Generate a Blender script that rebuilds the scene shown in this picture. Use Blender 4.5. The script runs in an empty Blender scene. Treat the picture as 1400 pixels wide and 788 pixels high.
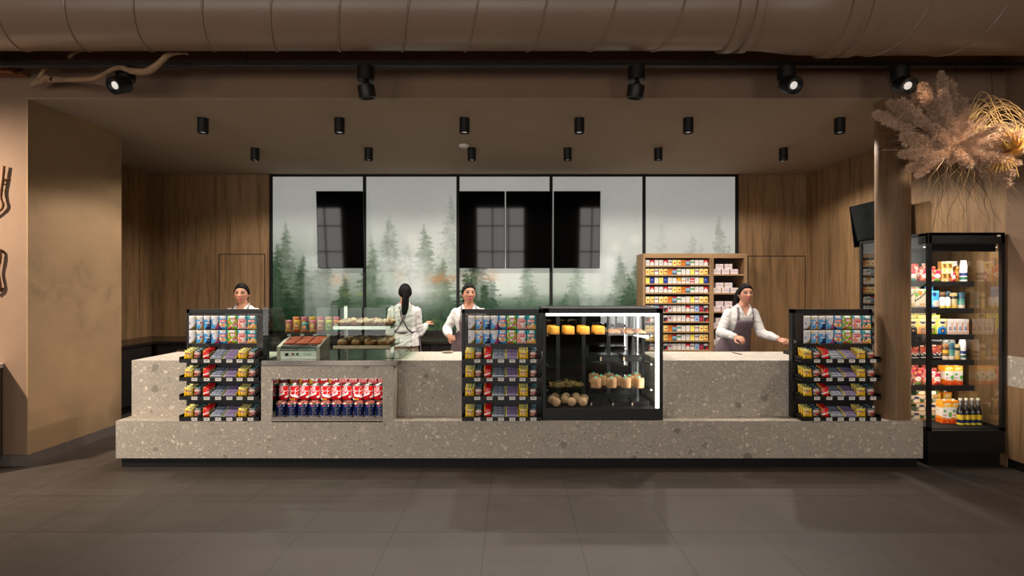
import bpy, bmesh, math, random
import numpy as np
from mathutils import Vector, Matrix, Euler
random.seed(7)
SC = bpy.context.scene
COL = SC.collection
PI = math.pi
FPX, CAMZ = 725.0, 1.6
def PX(u, d): return (u - 700.0) / FPX * d
def PZ(v, d): return CAMZ - (v - 394.0) / FPX * d
def P(u, v, d): return Vector((PX(u, d), d, PZ(v, d)))
ORD = ['first', 'second', 'third', 'fourth', 'fifth', 'sixth', 'seventh', 'eighth', 'ninth', 'tenth', 'eleventh', 'twelfth', 'thirteenth', 'fourteenth', 'fifteenth', 'sixteenth']

def lin(c):
    out = []
    for x in c[:3]:
        x = x / 255.0
        out.append(x / 12.92 if x <= 0.04045 else ((x + 0.055) / 1.055) ** 2.4)
    return tuple(out)
def lin4(c): return lin(c) + (1.0,)

# ---------------------------------------------------------------- materials
class NT:
    def __init__(s, name):
        s.m = bpy.data.materials.new(name); s.m.use_nodes = True
        s.t = s.m.node_tree; s.n = s.t.nodes; s.l = s.t.links
        s.b = s.n['Principled BSDF']; s.o = s.n['Material Output']
    def node(s, typ, **kw):
        nd = s.n.new(typ)
        for k, v in kw.items(): setattr(nd, k, v)
        return nd
    def link(s, a, b): s.l.new(a, b)
    def val(s, sock, v):
        if hasattr(v, 'is_output') or isinstance(v, bpy.types.NodeSocket): s.l.new(v, sock)
        else: sock.default_value = v
    def math(s, op, a, b=0.0, c=0.0):
        nd = s.node('ShaderNodeMath', operation=op)
        s.val(nd.inputs[0], a); s.val(nd.inputs[1], b); s.val(nd.inputs[2], c)
        return nd.outputs[0]
    def coord(s, scale=(1, 1, 1), loc=(0, 0, 0), kind='Object'):
        tc = s.node('ShaderNodeTexCoord'); mp = s.node('ShaderNodeMapping')
        s.link(tc.outputs[kind], mp.inputs[0]); mp.inputs['Scale'].default_value = scale; mp.inputs['Location'].default_value = loc
        return mp.outputs[0]
    def noise(s, vec, scale, detail=3, rough=.55, dist=0.0):
        nd = s.node('ShaderNodeTexNoise'); s.link(vec, nd.inputs['Vector'])
        nd.inputs['Scale'].default_value = scale; nd.inputs['Detail'].default_value = detail
        nd.inputs['Roughness'].default_value = rough; nd.inputs['Distortion'].default_value = dist
        return nd.outputs['Fac']
    def voro(s, vec, scale, feature='F1', rnd=1.0):
        nd = s.node('ShaderNodeTexVoronoi', feature=feature); s.link(vec, nd.inputs['Vector'])
        nd.inputs['Scale'].default_value = scale; nd.inputs['Randomness'].default_value = rnd
        return nd
    def ramp(s, fac, stops, interp='LINEAR'):
        nd = s.node('ShaderNodeValToRGB'); s.link(fac, nd.inputs[0]); r = nd.color_ramp; r.interpolation = interp
        while len(r.elements) < len(stops): r.elements.new(.5)
        for e, (p, c) in zip(r.elements, stops): e.position = p; e.color = c if len(c) == 4 else tuple(c) + (1,)
        return nd.outputs[0]
    def mix(s, fac, a, b, mode='MIX'):
        nd = s.node('ShaderNodeMix', data_type='RGBA', blend_type=mode)
        s.val(nd.inputs[0], fac); s.val(nd.inputs[6], a); s.val(nd.inputs[7], b)
        return nd.outputs[2]
    def bump(s, h, strength=.2, dist=.01):
        nd = s.node('ShaderNodeBump'); s.link(h, nd.inputs['Height'])
        nd.inputs['Strength'].default_value = strength; nd.inputs['Distance'].default_value = dist
        s.link(nd.outputs[0], s.b.inputs['Normal'])
    def base(s, c): s.val(s.b.inputs['Base Color'], c)
    def rough(s, r): s.val(s.b.inputs['Roughness'], r)

MATS = {}
def flat(name, rgb, rough=.5, metal=0.0, spec=.5, grain=0.0, gscale=60, emit=0.0, coat=0.0):
    if name in MATS: return MATS[name]
    t = NT(name); c = lin4(rgb)
    if grain:
        f = t.noise(t.coord(), gscale, 4)
        lo = tuple(x * (1 - grain) for x in c[:3]) + (1,); hi = tuple(min(1, x * (1 + grain)) for x in c[:3]) + (1,)
        t.base(t.ramp(f, [(.3, lo), (.7, hi)])); t.bump(f, .15, .003)
    else: t.base(c)
    t.rough(rough); t.b.inputs['Metallic'].default_value = metal; t.b.inputs['Specular IOR Level'].default_value = spec
    t.b.inputs['Coat Weight'].default_value = coat
    if emit:
        t.b.inputs['Emission Color'].default_value = c; t.b.inputs['Emission Strength'].default_value = emit
    MATS[name] = t.m
    return t.m
def glass(name, tint=(235, 242, 238), refl=1.0, base_refl=.03):
    if name in MATS: return MATS[name]
    t = NT(name); t.n.remove(t.b)
    tr = t.node('ShaderNodeBsdfTransparent'); tr.inputs[0].default_value = lin4(tint)
    gl = t.node('ShaderNodeBsdfGlossy'); gl.inputs['Roughness'].default_value = .01; gl.inputs[0].default_value = (1, 1, 1, 1)
    fr = t.node('ShaderNodeFresnel'); fr.inputs[0].default_value = 1.45
    f = t.math('MULTIPLY_ADD', fr.outputs[0], refl, base_refl)
    f = t.math('MINIMUM', f, 1.0); ge = t.node('ShaderNodeNewGeometry'); f = t.math('MULTIPLY', f, t.math('SUBTRACT', 1.0, ge.outputs['Backfacing']))
    mx = t.node('ShaderNodeMixShader'); t.link(f, mx.inputs[0]); t.link(tr.outputs[0], mx.inputs[1]); t.link(gl.outputs[0], mx.inputs[2])
    t.link(mx.outputs[0], t.o.inputs[0]); MATS[name] = t.m
    return t.m
def vcol(name='printed_packaging', rough=.35, spec=.5, coat=0.0):
    if name in MATS: return MATS[name]
    t = NT(name); a = t.node('ShaderNodeAttribute', attribute_name='Col'); t.base(a.outputs[0]); t.rough(rough)
    t.b.inputs['Specular IOR Level'].default_value = spec; t.b.inputs['Coat Weight'].default_value = coat
    MATS[name] = t.m
    return t.m

# ---------------------------------------------------------------- mesh builder
class MB:
    def __init__(s): s.v = []; s.f = []; s.mi = []; s.c = []; s.cur = 0; s.col = None; s.M = None
    def mat(s, i): s.cur = i; return s
    def color(s, rgb): s.col = lin4(rgb) if rgb is not None else None; return s
    def add(s, vs, fs, cols=None):
        b = len(s.v)
        if s.M is not None: vs = [s.M @ Vector(q) for q in vs]
        s.v.extend([tuple(q) for q in vs])
        for i, f in enumerate(fs):
            s.f.append(tuple(b + k for k in f)); s.mi.append(s.cur)
            s.c.append(cols[i] if cols is not None else s.col)
        return s
    def box(s, x0, x1, y0, y1, z0, z1, bev=0.0):
        if bev <= 0:
            vs = [(x, y, z) for x in (x0, x1) for y in (y0, y1) for z in (z0, z1)]
            return s.add(vs, [(0, 1, 3, 2), (4, 6, 7, 5), (0, 4, 5, 1), (2, 3, 7, 6), (0, 2, 6, 4), (1, 5, 7, 3)])
        b = min(bev, (x1 - x0) * .49, (y1 - y0) * .49, (z1 - z0) * .49)
        bm = bmesh.new(); bmesh.ops.create_cube(bm, size=1)
        for q in bm.verts: q.co = Vector(((x0 + x1) / 2 + q.co.x * (x1 - x0), (y0 + y1) / 2 + q.co.y * (y1 - y0), (z0 + z1) / 2 + q.co.z * (z1 - z0)))
        bmesh.ops.bevel(bm, geom=list(bm.edges), offset=b, segments=2, profile=.7, affect='EDGES')
        return s.bm(bm)
    def bm(s, bm):
        bm.verts.ensure_lookup_table(); bm.verts.index_update()
        s.add([q.co.copy() for q in bm.verts], [tuple(q.index for q in f.verts) for f in bm.faces]); bm.free()
        return s
    def tube(s, pts, rad, n=10, cap=True, flat=None):
        pts = [Vector(p) for p in pts]; m = len(pts)
        rad = list(rad) if hasattr(rad, '__len__') else [rad] * m
        up = Vector((0, 0, 1)); vs = []; prev = None
        for i, p in enumerate(pts):
            t = (pts[min(i + 1, m - 1)] - pts[max(i - 1, 0)]).normalized()
            if prev is None:
                a = up if abs(t.z) < .9 else Vector((1, 0, 0))
                x = t.cross(a).normalized()
            else:
                x = (prev - t * prev.dot(t)).normalized()
            prev = x; y = t.cross(x)
            fl = flat[i] if flat else 1.0
            for k in range(n):
                a = 2 * PI * k / n; vs.append(p + x * (math.cos(a) * rad[i]) + y * (math.sin(a) * rad[i] * fl))
        fs = [(i * n + k, i * n + (k + 1) % n, (i + 1) * n + (k + 1) % n, (i + 1) * n + k) for i in range(m - 1) for k in range(n)]
        if cap: fs += [tuple(range(n - 1, -1, -1)), tuple((m - 1) * n + k for k in range(n))]
        return s.add(vs, fs)
    def cyl(s, a, b, r, n=20, r2=None): return s.tube([a, b], [r, r if r2 is None else r2], n)
    def lathe(s, prof, cx=0, cy=0, z=0, n=20, cols=None):
        vs = []; fs = []; fc = []
        for (r, h) in prof:
            for k in range(n):
                a = 2 * PI * k / n; vs.append((cx + math.cos(a) * r, cy + math.sin(a) * r, z + h))
        m = len(prof)
        for i in range(m - 1):
            for k in range(n):
                fs.append((i * n + k, i * n + (k + 1) % n, (i + 1) * n + (k + 1) % n, (i + 1) * n + k)); fc.append(lin4(cols[i]) if cols else s.col)
        fs.append(tuple(range(n - 1, -1, -1))); fc.append(lin4(cols[0]) if cols else s.col)
        fs.append(tuple((m - 1) * n + k for k in range(n))); fc.append(lin4(cols[-1]) if cols else s.col)
        return s.add(vs, fs, fc)
    def loft(s, rings, n=20):
        """rings: (cx, cy, cz, rx, ry, [power]) horizontal superellipse sections, closed both ends"""
        vs = []
        for r in rings:
            cx, cy, cz, rx, ry = r[:5]; pw = r[5] if len(r) > 5 else 2.0
            for k in range(n):
                a = 2 * PI * k / n; c, q = math.cos(a), math.sin(a)
                vs.append((cx + rx * math.copysign(abs(c) ** (2 / pw), c), cy + ry * math.copysign(abs(q) ** (2 / pw), q), cz))
        m = len(rings)
        fs = [(i * n + k, i * n + (k + 1) % n, (i + 1) * n + (k + 1) % n, (i + 1) * n + k) for i in range(m - 1) for k in range(n)]
        fs += [tuple(range(n - 1, -1, -1)), tuple((m - 1) * n + k for k in range(n))]
        return s.add(vs, fs)
    def sphere(s, c, r, nu=16, nv=10):
        r = r if hasattr(r, '__len__') else (r, r, r); c = Vector(c)
        vs = [c + Vector((0, 0, -r[2]))]; fs = []
        for i in range(1, nv):
            t = PI * i / nv - PI / 2
            for k in range(nu):
                a = 2 * PI * k / nu; vs.append(c + Vector((r[0] * math.cos(t) * math.cos(a), r[1] * math.cos(t) * math.sin(a), r[2] * math.sin(t))))
        vs.append(c + Vector((0, 0, r[2]))); L = len(vs) - 1
        for k in range(nu):
            fs.append((0, 1 + (k + 1) % nu, 1 + k)); b = 1 + (nv - 2) * nu; fs.append((L, b + k, b + (k + 1) % nu))
        for i in range(nv - 2):
            for k in range(nu):
                b = 1 + i * nu; fs.append((b + k, b + (k + 1) % nu, b + nu + (k + 1) % nu, b + nu + k))
        return s.add(vs, fs)
    def grid(s, fn, nu, nv, cols=None, flip=False):
        vs = [fn(i / nu, j / nv) for j in range(nv + 1) for i in range(nu + 1)]; fs = []; fc = []
        for j in range(nv):
            for i in range(nu):
                a = j * (nu + 1) + i; q = (a, a + 1, a + nu + 2, a + nu + 1)
                fs.append(q[::-1] if flip else q); fc.append(cols[j][i] if cols is not None else s.col)
        return s.add(vs, fs, fc)
    def build(s, name, mats, parent=None, smooth=False, auto=None):
        root = parent
        while root is not None and root.parent is not None: root = root.parent
        off = Vector(root.location) if root is not None else Vector((0, 0, 0))
        me = bpy.data.meshes.new(name)
        me.from_pydata([tuple(Vector(q) - off) for q in s.v], [], s.f)
        for m in (mats if isinstance(mats, (list, tuple)) else [mats]): me.materials.append(m)
        me.polygons.foreach_set('material_index', s.mi)
        if any(c is not None for c in s.c):
            at = me.color_attributes.new('Col', 'FLOAT_COLOR', 'CORNER'); arr = np.ones((len(me.loops), 4), dtype=np.float32); k = 0
            for f, c in zip(s.f, s.c):
                arr[k:k + len(f)] = c if c is not None else (.5, .5, .5, 1); k += len(f)
            at.data.foreach_set('color', arr.ravel())
        if smooth: me.polygons.foreach_set('use_smooth', [True] * len(me.polygons))
        me.update()
        o = bpy.data.objects.new(name, me); COL.objects.link(o)
        if smooth and auto:
            me.set_sharp_from_angle(angle=math.radians(auto))
        if parent is not None: o.parent = parent
        return o

def tag(o, label, cat, group=None):
    o['label'] = label; o['category'] = cat
    if group: o['group'] = group
    return o
def thing(name, label, cat, loc=(0, 0, 0), group=None):
    o = bpy.data.objects.new(name, None); COL.objects.link(o); o.location = loc; o.empty_display_size = .1
    return tag(o, label, cat, group)
def struct(o): o['kind'] = 'structure'; return o
def plabel(o, label): o['label'] = label; return o
def copy_tree(o, parent=None):
    c = o.copy(); COL.objects.link(c)
    if parent is not None: c.parent = parent
    for ch in [x for x in KIDS.get(o.name, ())]: KIDS.setdefault(c.name, []).append(copy_tree(ch, c))
    return c
KIDS = {}
def reg(root):
    """remember the tree below a prototype so that copying needs no search"""
    for ch in root.children: KIDS.setdefault(root.name, []).append(ch); reg(ch)
    return root
def dup(o, loc, rz=0.0, label=None, cat=None, group=None, rot=None, scale=None):
    c = copy_tree(o); c.location = loc; c.rotation_euler = rot if rot is not None else (0, 0, rz)
    if scale: c.scale = scale if hasattr(scale, '__len__') else (scale,) * 3
    if label: c['label'] = label
    if cat: c['category'] = cat
    if group: c['group'] = group
    return c
class Proto:
    """first use moves the prototype itself, later uses copy it"""
    def __init__(s, root): s.r = reg(root); s.used = False
    def put(s, loc, rz=0.0, label=None, cat=None, group=None, rot=None, scale=None):
        if not s.used:
            s.used = True; c = s.r; c.location = loc; c.rotation_euler = rot if rot is not None else (0, 0, rz)
            if scale: c.scale = scale if hasattr(scale, '__len__') else (scale,) * 3
            if label: c['label'] = label
            if cat: c['category'] = cat
            if group: c['group'] = group
            return c
        return dup(s.r, loc, rz, label, cat, group, rot, scale)

# ---------------------------------------------------------------- printed artwork for packaging
class Art:
    def __init__(s, w, h, bg=(255, 255, 255)): s.w, s.h = w, h; s.a = np.zeros((h, w, 3)); s.a[:] = bg
    def yx(s): return np.mgrid[0:s.h, 0:s.w] + .5
    def rect(s, x0, y0, x1, y1, c):
        s.a[int(round(y0 * s.h)):int(round(y1 * s.h)), int(round(x0 * s.w)):int(round(x1 * s.w))] = c; return s
    def ell(s, cx, cy, rx, ry, c):
        y, x = s.yx(); m = ((x / s.w - cx) / rx) ** 2 + ((y / s.h - cy) / ry) ** 2 <= 1; s.a[m] = c; return s
    def half(s, a, b, d, c, x0=0, y0=0, x1=1, y1=1):
        """colour where a*x + b*y > d inside a window (y runs down)"""
        y, x = s.yx(); x = x / s.w; y = y / s.h
        m = (a * x + b * y > d) & (x >= x0) & (x <= x1) & (y >= y0) & (y <= y1); s.a[m] = c; return s
    def dots(s, cols, n, seed, x0=0, y0=0, x1=1, y1=1, r=.06):
        rg = random.Random(seed)
        for i in range(n): s.ell(rg.uniform(x0, x1), rg.uniform(y0, y1), r * rg.uniform(.6, 1.3), r * rg.uniform(.6, 1.3) * s.w / s.h, cols[i % len(cols)])
        return s
    def scribble(s, x0, y0, x1, y1, c, seed=1, dens=.6):
        rg = random.Random(seed); X0, X1 = int(x0 * s.w), max(int(x1 * s.w), int(x0 * s.w) + 1); Y0, Y1 = int(y0 * s.h), max(int(y1 * s.h), int(y0 * s.h) + 1)
        for x in range(X0, min(X1, s.w)):
            for y in range(Y0, min(Y1, s.h)):
                if rg.random() < dens: s.a[y, x] = c
        return s
    def cols(s):
        a = s.a / 255.0; L = np.where(a <= .04045, a / 12.92, ((a + .055) / 1.055) ** 2.4)
        return [[(*L[s.h - 1 - j, i], 1.0) for i in range(s.w)] for j in range(s.h)]     # row 0 = bottom
def pouch(name, art, w, h, t, back=(200, 200, 200), mat=None, crimp=.12):
    """filled bag standing on z=0, front towards -y, printed front, crimped top and bottom seams"""
    mb = MB()
    def sec(u, v, sgn):
        e = max(0.0, min(1.0, min(v, 1 - v) / (crimp * 1.6))); e = math.sin(e * PI / 2)
        s_ = math.sin(PI * min(max(u, 0), 1)) ** .55
        wig = .012 * w * math.sin(v * 9)
        return ((u - .5) * w * (1 - .06 * e) + wig * 0, sgn * t / 2 * (e * s_ * .94 + .06), v * h)
    mb.grid(lambda u, v: sec(u, v, -1), art.w, art.h, art.cols())
    mb.color(back); mb.grid(lambda u, v: sec(u, v, 1), 6, 8, flip=True)
    n = 8
    for sx in (0, 1):
        mb.grid(lambda u, v: ((sx - .5) * w * (1 - .06 * math.sin(max(0, min(1, min(v, 1 - v) / (crimp * 1.6))) * PI / 2)), (u - .5) * t * .06, v * h), 1, n, flip=(sx == 0))
    return mb.build(name, mat or vcol(), smooth=True, auto=50)
def carton(name, art, w, h, d, side=(220, 220, 220), top=(230, 230, 230), sideart=None, mat=None):
    """box standing on z=0, printed front towards -y and printed left/right sides"""
    mb = MB(); x0, x1, y0, y1 = -w / 2, w / 2, -d / 2, d / 2
    mb.grid(lambda u, v: (x0 + u * w, y0, v * h), art.w, art.h, art.cols())
    if sideart is not None:
        mb.grid(lambda u, v: (x0, y1 - u * d, v * h), sideart.w, sideart.h, sideart.cols()); mb.grid(lambda u, v: (x1, y0 + u * d, v * h), sideart.w, sideart.h, sideart.cols())
    else:
        mb.color(side); mb.add([(x0, y0, 0), (x0, y1, 0), (x0, y1, h), (x0, y0, h)], [(0, 3, 2, 1)]); mb.add([(x1, y0, 0), (x1, y1, 0), (x1, y1, h), (x1, y0, h)], [(0, 1, 2, 3)])
    mb.color(side); mb.add([(x0, y1, 0), (x1, y1, 0), (x1, y1, h), (x0, y1, h)], [(0, 3, 2, 1)])
    mb.color(top); mb.add([(x0, y0, h), (x1, y0, h), (x1, y1, h), (x0, y1, h)], [(0, 1, 2, 3)]); mb.add([(x0, y0, 0), (x1, y0, 0), (x1, y1, 0), (x0, y1, 0)], [(0, 3, 2, 1)])
    return mb.build(name, mat or vcol())
def drum(mb, art, r, z0, z1, n=None):
    """printed side wall of a can; the art's middle faces -y and wraps the whole way round"""
    n = art.w; cols = art.cols()
    mb.grid(lambda u, v: (r * math.sin((u - .5) * 2 * PI), -r * math.cos((u - .5) * 2 * PI), z0 + v * (z1 - z0)), art.w, art.h, cols)
    return mb
def text_mesh(txt, size, shear=0.0, extr=0.0):
    cu = bpy.data.curves.new('letters', 'FONT'); cu.body = txt; cu.size = size; cu.shear = shear; cu.align_x = 'CENTER'; cu.align_y = 'CENTER'; cu.resolution_u = 2; cu.extrude = extr
    o = bpy.data.objects.new('letters', cu); COL.objects.link(o); dg = bpy.context.evaluated_depsgraph_get()
    me = bpy.data.meshes.new_from_object(o.evaluated_get(dg)); vs = [q.co.copy() for q in me.vertices]; fs = [tuple(p.vertices) for p in me.polygons]
    bpy.data.objects.remove(o); bpy.data.curves.remove(cu); bpy.data.meshes.remove(me)
    return vs, fs
DOWN_POWER = (90, 88)
SPOT_PAMPAS, SPOT_LEFT = 130, 1150
NICHE_POWER, CASE_POWER, FRIDGE_POWER, SHELF_POWER = 2.4, (3, 3.2), 3.2, .62
WORLD, WIN_POWER, GLOBE_FILL, EXPO = 1.0, 58, 5, 0.0
POST_FILL = 4.0
BACKLIT = .46
# ---------------------------------------------------------------- surface materials
def m_plaster(name, rgb, var=.12, mott=.18, bump=.25, fine=220):
    t = NT(name); co = t.coord()
    a = t.noise(co, 1.3, 6, .65, .3); b = t.noise(co, 4.5, 6, .65, .4); g = t.noise(co, fine, 2, .5)
    c = lin(rgb); k = lambda s, w=(1, 1, 1): tuple(min(1, x * s * y) for x, y in zip(c, w)) + (1,)
    col = t.ramp(a, [(.3, k(1 - mott)), (.5, k(1)), (.72, k(1 + mott * .8, (1, .97, .93)))])
    col = t.mix(t.ramp(b, [(.35, (0, 0, 0, 1)), (.7, (1, 1, 1, 1))]), col, k(1 + var * .6, (.98, 1.0, 1.0)))
    sp = t.ramp(g, [(.3, (1 - var, 1 - var, 1 - var, 1)), (.7, (1 + var * .6,) * 3 + (1,))])
    t.base(t.mix(1.0, col, sp, 'MULTIPLY')); t.rough(.85); t.b.inputs['Specular IOR Level'].default_value = .25
    h = t.math('ADD', t.math('MULTIPLY', g, .35), t.math('MULTIPLY', b, .9)); t.bump(h, bump, .006)
    return t.m
def m_wood(name, rgb, axis='z', contrast=.45, rough=.55, sc=1.0):
    t = NT(name)
    s = {'z': (16 * sc, 16 * sc, .75 * sc), 'x': (.75 * sc, 16 * sc, 16 * sc), 'y': (16 * sc, .75 * sc, 16 * sc)}[axis]
    s2 = tuple(x * 4.2 for x in s); s3 = {'z': (3.2, 3.2, .5), 'x': (.5, 3.2, 3.2), 'y': (3.2, .5, 3.2)}[axis]
    a = t.noise(t.coord(s), 1.0, 5, .62, .5); b = t.noise(t.coord(s2), 1.0, 3, .6); d = t.noise(t.coord(s3), 1.0, 4, .6, 1.0)
    c = lin(rgb); k = lambda q, w=(1, 1, 1): tuple(min(1, x * q * y) for x, y in zip(c, w)) + (1,)
    col = t.ramp(a, [(.28, k(1 - contrast, (1, .95, .9))), (.47, k(1)), (.6, k(1 + .22 * contrast)), (.78, k(1 + .7 * contrast, (1, 1.0, .98)))])
    st = t.ramp(b, [(.3, (1 - .5 * contrast,) * 3 + (1,)), (.6, (1.06, 1.06, 1.06, 1))])
    big = t.ramp(d, [(.3, (1 - .4 * contrast,) * 3 + (1,)), (.7, (1 + .3 * contrast,) * 3 + (1,))])
    col = t.mix(1.0, col, st, 'MULTIPLY'); col = t.mix(1.0, col, big, 'MULTIPLY')
    t.base(col); t.rough(rough); t.b.inputs['Specular IOR Level'].default_value = .3; t.bump(b, .12, .002)
    return t.m
def m_terrazzo(name, rgb):
    t = NT(name); co0 = t.coord()
    w = t.node('ShaderNodeTexNoise'); t.link(co0, w.inputs['Vector']); w.inputs['Scale'].default_value = 14; w.inputs['Detail'].default_value = 2
    sub = t.node('ShaderNodeVectorMath', operation='MULTIPLY_ADD'); t.link(w.outputs['Color'], sub.inputs[0]); sub.inputs[1].default_value = (.07,) * 3; t.link(co0, sub.inputs[2])
    co = sub.outputs[0]; c = lin(rgb); k = lambda q, m=(1, 1, 1): tuple(min(1, x * q * y) for x, y in zip(c, m)) + (1,)
    base = t.ramp(t.noise(co0, 6, 6, .7), [(.3, k(.82)), (.7, k(1.12))])
    grain = t.ramp(t.noise(co0, 130, 3, .6), [(.32, k(.62)), (.5, k(1)), (.68, k(1.35))]); col = t.mix(.45, base, grain)
    def chips(col, scale, thr, pick_lo, pick_hi, stops, seed):
        mp = t.node('ShaderNodeMapping'); t.link(co, mp.inputs[0]); mp.inputs['Location'].default_value = (seed * 3.1, seed * 1.7, seed * .9)
        v = t.voro(mp.outputs[0], scale); se = t.node('ShaderNodeSeparateColor'); t.link(v.outputs['Color'], se.inputs[0])
        m1 = t.math('LESS_THAN', v.outputs['Distance'], thr); m2 = t.math('GREATER_THAN', se.outputs[0], pick_lo); m3 = t.math('LESS_THAN', se.outputs[0], pick_hi)
        m = t.math('MULTIPLY', m1, t.math('MULTIPLY', m2, m3)); return t.mix(m, col, t.ramp(se.outputs[1], stops))
    col = chips(col, 70, .33, .62, 1.0, [(0, k(1.15)), (1, k(1.95))], 1)
    col = chips(col, 55, .28, .0, .16, [(0, k(.32)), (1, k(.55))], 2)
    col = chips(col, 26, .36, .70, 1.0, [(0, k(1.08)), (.6, k(1.35)), (1, k(1.75))], 3)
    col = chips(col, 17, .33, .80, 1.0, [(0, k(1.1)), (.8, k(1.45)), (1, k(.66))], 4)
    col = chips(col, 8, .27, .90, 1.0, [(0, k(.55)), (1, k(.7))], 5)
    t.base(col); t.rough(.55); t.b.inputs['Specular IOR Level'].default_value = .35
    return t.m
def m_floor():
    t = NT('floor_tiles'); co = t.coord(); sp = t.node('ShaderNodeSeparateXYZ'); t.link(co, sp.inputs[0])
    def joint(s, off, w=.4958):
        f = t.math('FRACT', t.math('MULTIPLY', t.math('ADD', s, off), 1 / .6022)); e = t.math('ABSOLUTE', t.math('SUBTRACT', f, .5))
        return t.math('GREATER_THAN', e, w)
    j = t.math('MAXIMUM', joint(sp.outputs[0], .1743 + 18.066), joint(sp.outputs[1], -.465 + 18.066, .4935))
    a = t.noise(co, 1.1, 6, .6, .4); b = t.noise(co, 5, 5, .6); st = t.noise(t.coord((1.2, 14, 1)), 1.0, 4, .6)
    c = lin((67, 58, 51)); k = lambda q: tuple(x * q for x in c) + (1,)
    col = t.mix(.5, t.ramp(a, [(.32, k(.62)), (.68, k(1.35))]), t.ramp(b, [(.3, k(.85)), (.7, k(1.12))])); col = t.mix(.3, col, t.ramp(st, [(.3, k(.75)), (.7, k(1.2))]))
    t.base(t.mix(j, col, lin4((34, 29, 25)))); t.rough(t.math('MULTIPLY_ADD', b, .2, .44)); t.b.inputs['Specular IOR Level'].default_value = .45
    t.bump(t.math('MULTIPLY', j, -1.0), .3, .002)
    return t.m
def m_duct():
    t = NT('painted_duct'); co = t.coord(); g = t.noise(co, 150, 2); a = t.noise(co, 2, 4)
    c = lin((138, 114, 96)); k = lambda q: tuple(x * q for x in c) + (1,)
    t.base(t.mix(.5, t.ramp(a, [(.3, k(.9)), (.7, k(1.1))]), t.ramp(g, [(.3, k(.85)), (.7, k(1.12))]))); t.rough(.36); t.bump(g, .08, .002)
    return t.m
M_FRONT = m_plaster('plaster_front', (126, 101, 82), .13, .10, .35, 260)
M_PIER = m_plaster('plaster_pier', (146, 118, 88), .08, .40, .25, 200)
M_CEIL = m_plaster('plaster_niche_ceiling', (166, 148, 130), .05, .05, .05, 160)
M_ROOM = m_plaster('plaster_room', (120, 100, 85), .08, .10, .15, 200)
M_WOODW = m_wood('oak_wall_panel', (144, 112, 78), 'z', .52)
M_WOODC = m_wood('oak_column', (134, 104, 74), 'z', .38, sc=1.3)
M_WOODK = m_wood('oak_cabinet', (158, 124, 88), 'x', .38, sc=1.0)
M_WOODKZ = m_wood('oak_cabinet_upright', (146, 114, 80), 'z', .38)
M_TERR = m_terrazzo('terrazzo', (178, 168, 155))
M_FLOOR = m_floor()
M_DUCT = m_duct()
M_BASEB = flat('baseboard_tile', (92, 82, 75), .6, grain=.15, gscale=12)
M_BLACK = flat('black_metal', (20, 19, 19), .45, 0.0, .4)
M_BLACKM = flat('matt_black', (14, 13, 13), .7, 0.0, .3)
M_KICK = flat('kick_black', (16, 16, 16), .6, 0.0, .3)
M_STEEL = flat('brushed_steel', (200, 195, 190), .28, 1.0)
M_CHROME = flat('chrome', (225, 225, 225), .12, 1.0)
M_SCREEN = flat('screen_glass', (4, 4, 4), .04, 0.0, .2)
M_WHITE = flat('white_plastic', (228, 224, 218), .45)
M_DARKW = flat('dark_worktop', (34, 28, 24), .25, 0.0, .5, grain=.15, gscale=30)
M_DARKC = flat('dark_cabinet', (30, 25, 22), .5, 0.0, .4)
M_GLASS = glass('clear_glass', (248, 250, 249), .7, .0)
M_GLASSG = glass('green_glass', (240, 246, 242), .3, .004)
M_GLASSM = glass('mirror_glass', (246, 246, 244), 1.0, .10)
M_LED = flat('led_strip', (255, 250, 242), .4, emit=7.0)
M_LENS = flat('lamp_lens', (255, 250, 240), .4, emit=.45)
# ---------------------------------------------------------------- the setting
YF, YP, YB, XL, XP, XR, ZN, ZC, YR = 4.764, 5.906, 7.96, -5.41, -4.35, 4.425, 3.302, 4.35, -5.0
XLL = -9.6
def sbox(name, m, *b):
    mb = MB()
    for q in b: mb.box(*q)
    return struct(mb.build(name, m))
sbox('floor', M_FLOOR, (XLL - .2, XR + .25, YR - .2, YB + .2, -.12, 0))
sbox('wall_front', M_FRONT, (XLL, XP - .012, YF, YP, 0, ZC), (XP - .012, XR, YF, YF + .12, ZN + .004, ZC))
sbox('wall_pier', M_PIER, (XP - .012, XP, YF, YP, 0, ZN))
sbox('baseboard_front', M_BASEB, (XLL, XP, YF - .012, YF, 0, .1))
sbox('baseboard_pier', M_BASEB, (XP, XP + .012, YF - .012, YP, 0, .1))
sbox('wall_left_niche', M_WOODW, (XL - .12, XL, YP, YB, 0, ZN))
sbox('wall_back', M_WOODW, (XL - .12, XR + .12, YB, YB + .12, 0, ZN))
sbox('wall_right_niche', M_WOODW, (XR, XR + .14, YF - .018, YB, 0, ZN), (XR, XR + .14, YF - .018, YF + .12, ZN, ZC))
sbox('ceiling_niche', M_CEIL, (XL - .12, XP - .02, YF + .12, YB + .12, ZN, ZN + .1), (XP - .02, XR + .14, YF + .001, YB + .12, ZN, ZN + .1))
sbox('ceiling', M_ROOM, (XLL - .2, XR + .25, YR - .2, YF + .12, ZC, ZC + .12))
sbox('wall_right', M_FRONT, (XR, XR + .14, YR, YF - .018, .998, ZC))
sbox('trim_1', M_TERR, (XR, XR + .14, YR, YF - .018, .729, .998))
sbox('trim_2', M_WOODW, (XR, XR + .14, YR, YF - .018, .08, .729))
sbox('baseboard_right', M_KICK, (XR + .012, XR + .14, YR, YF - .018, 0, .08))
sbox('wall_left', M_ROOM, (XLL - .12, XLL, YR, YF, 0, ZC))
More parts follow.
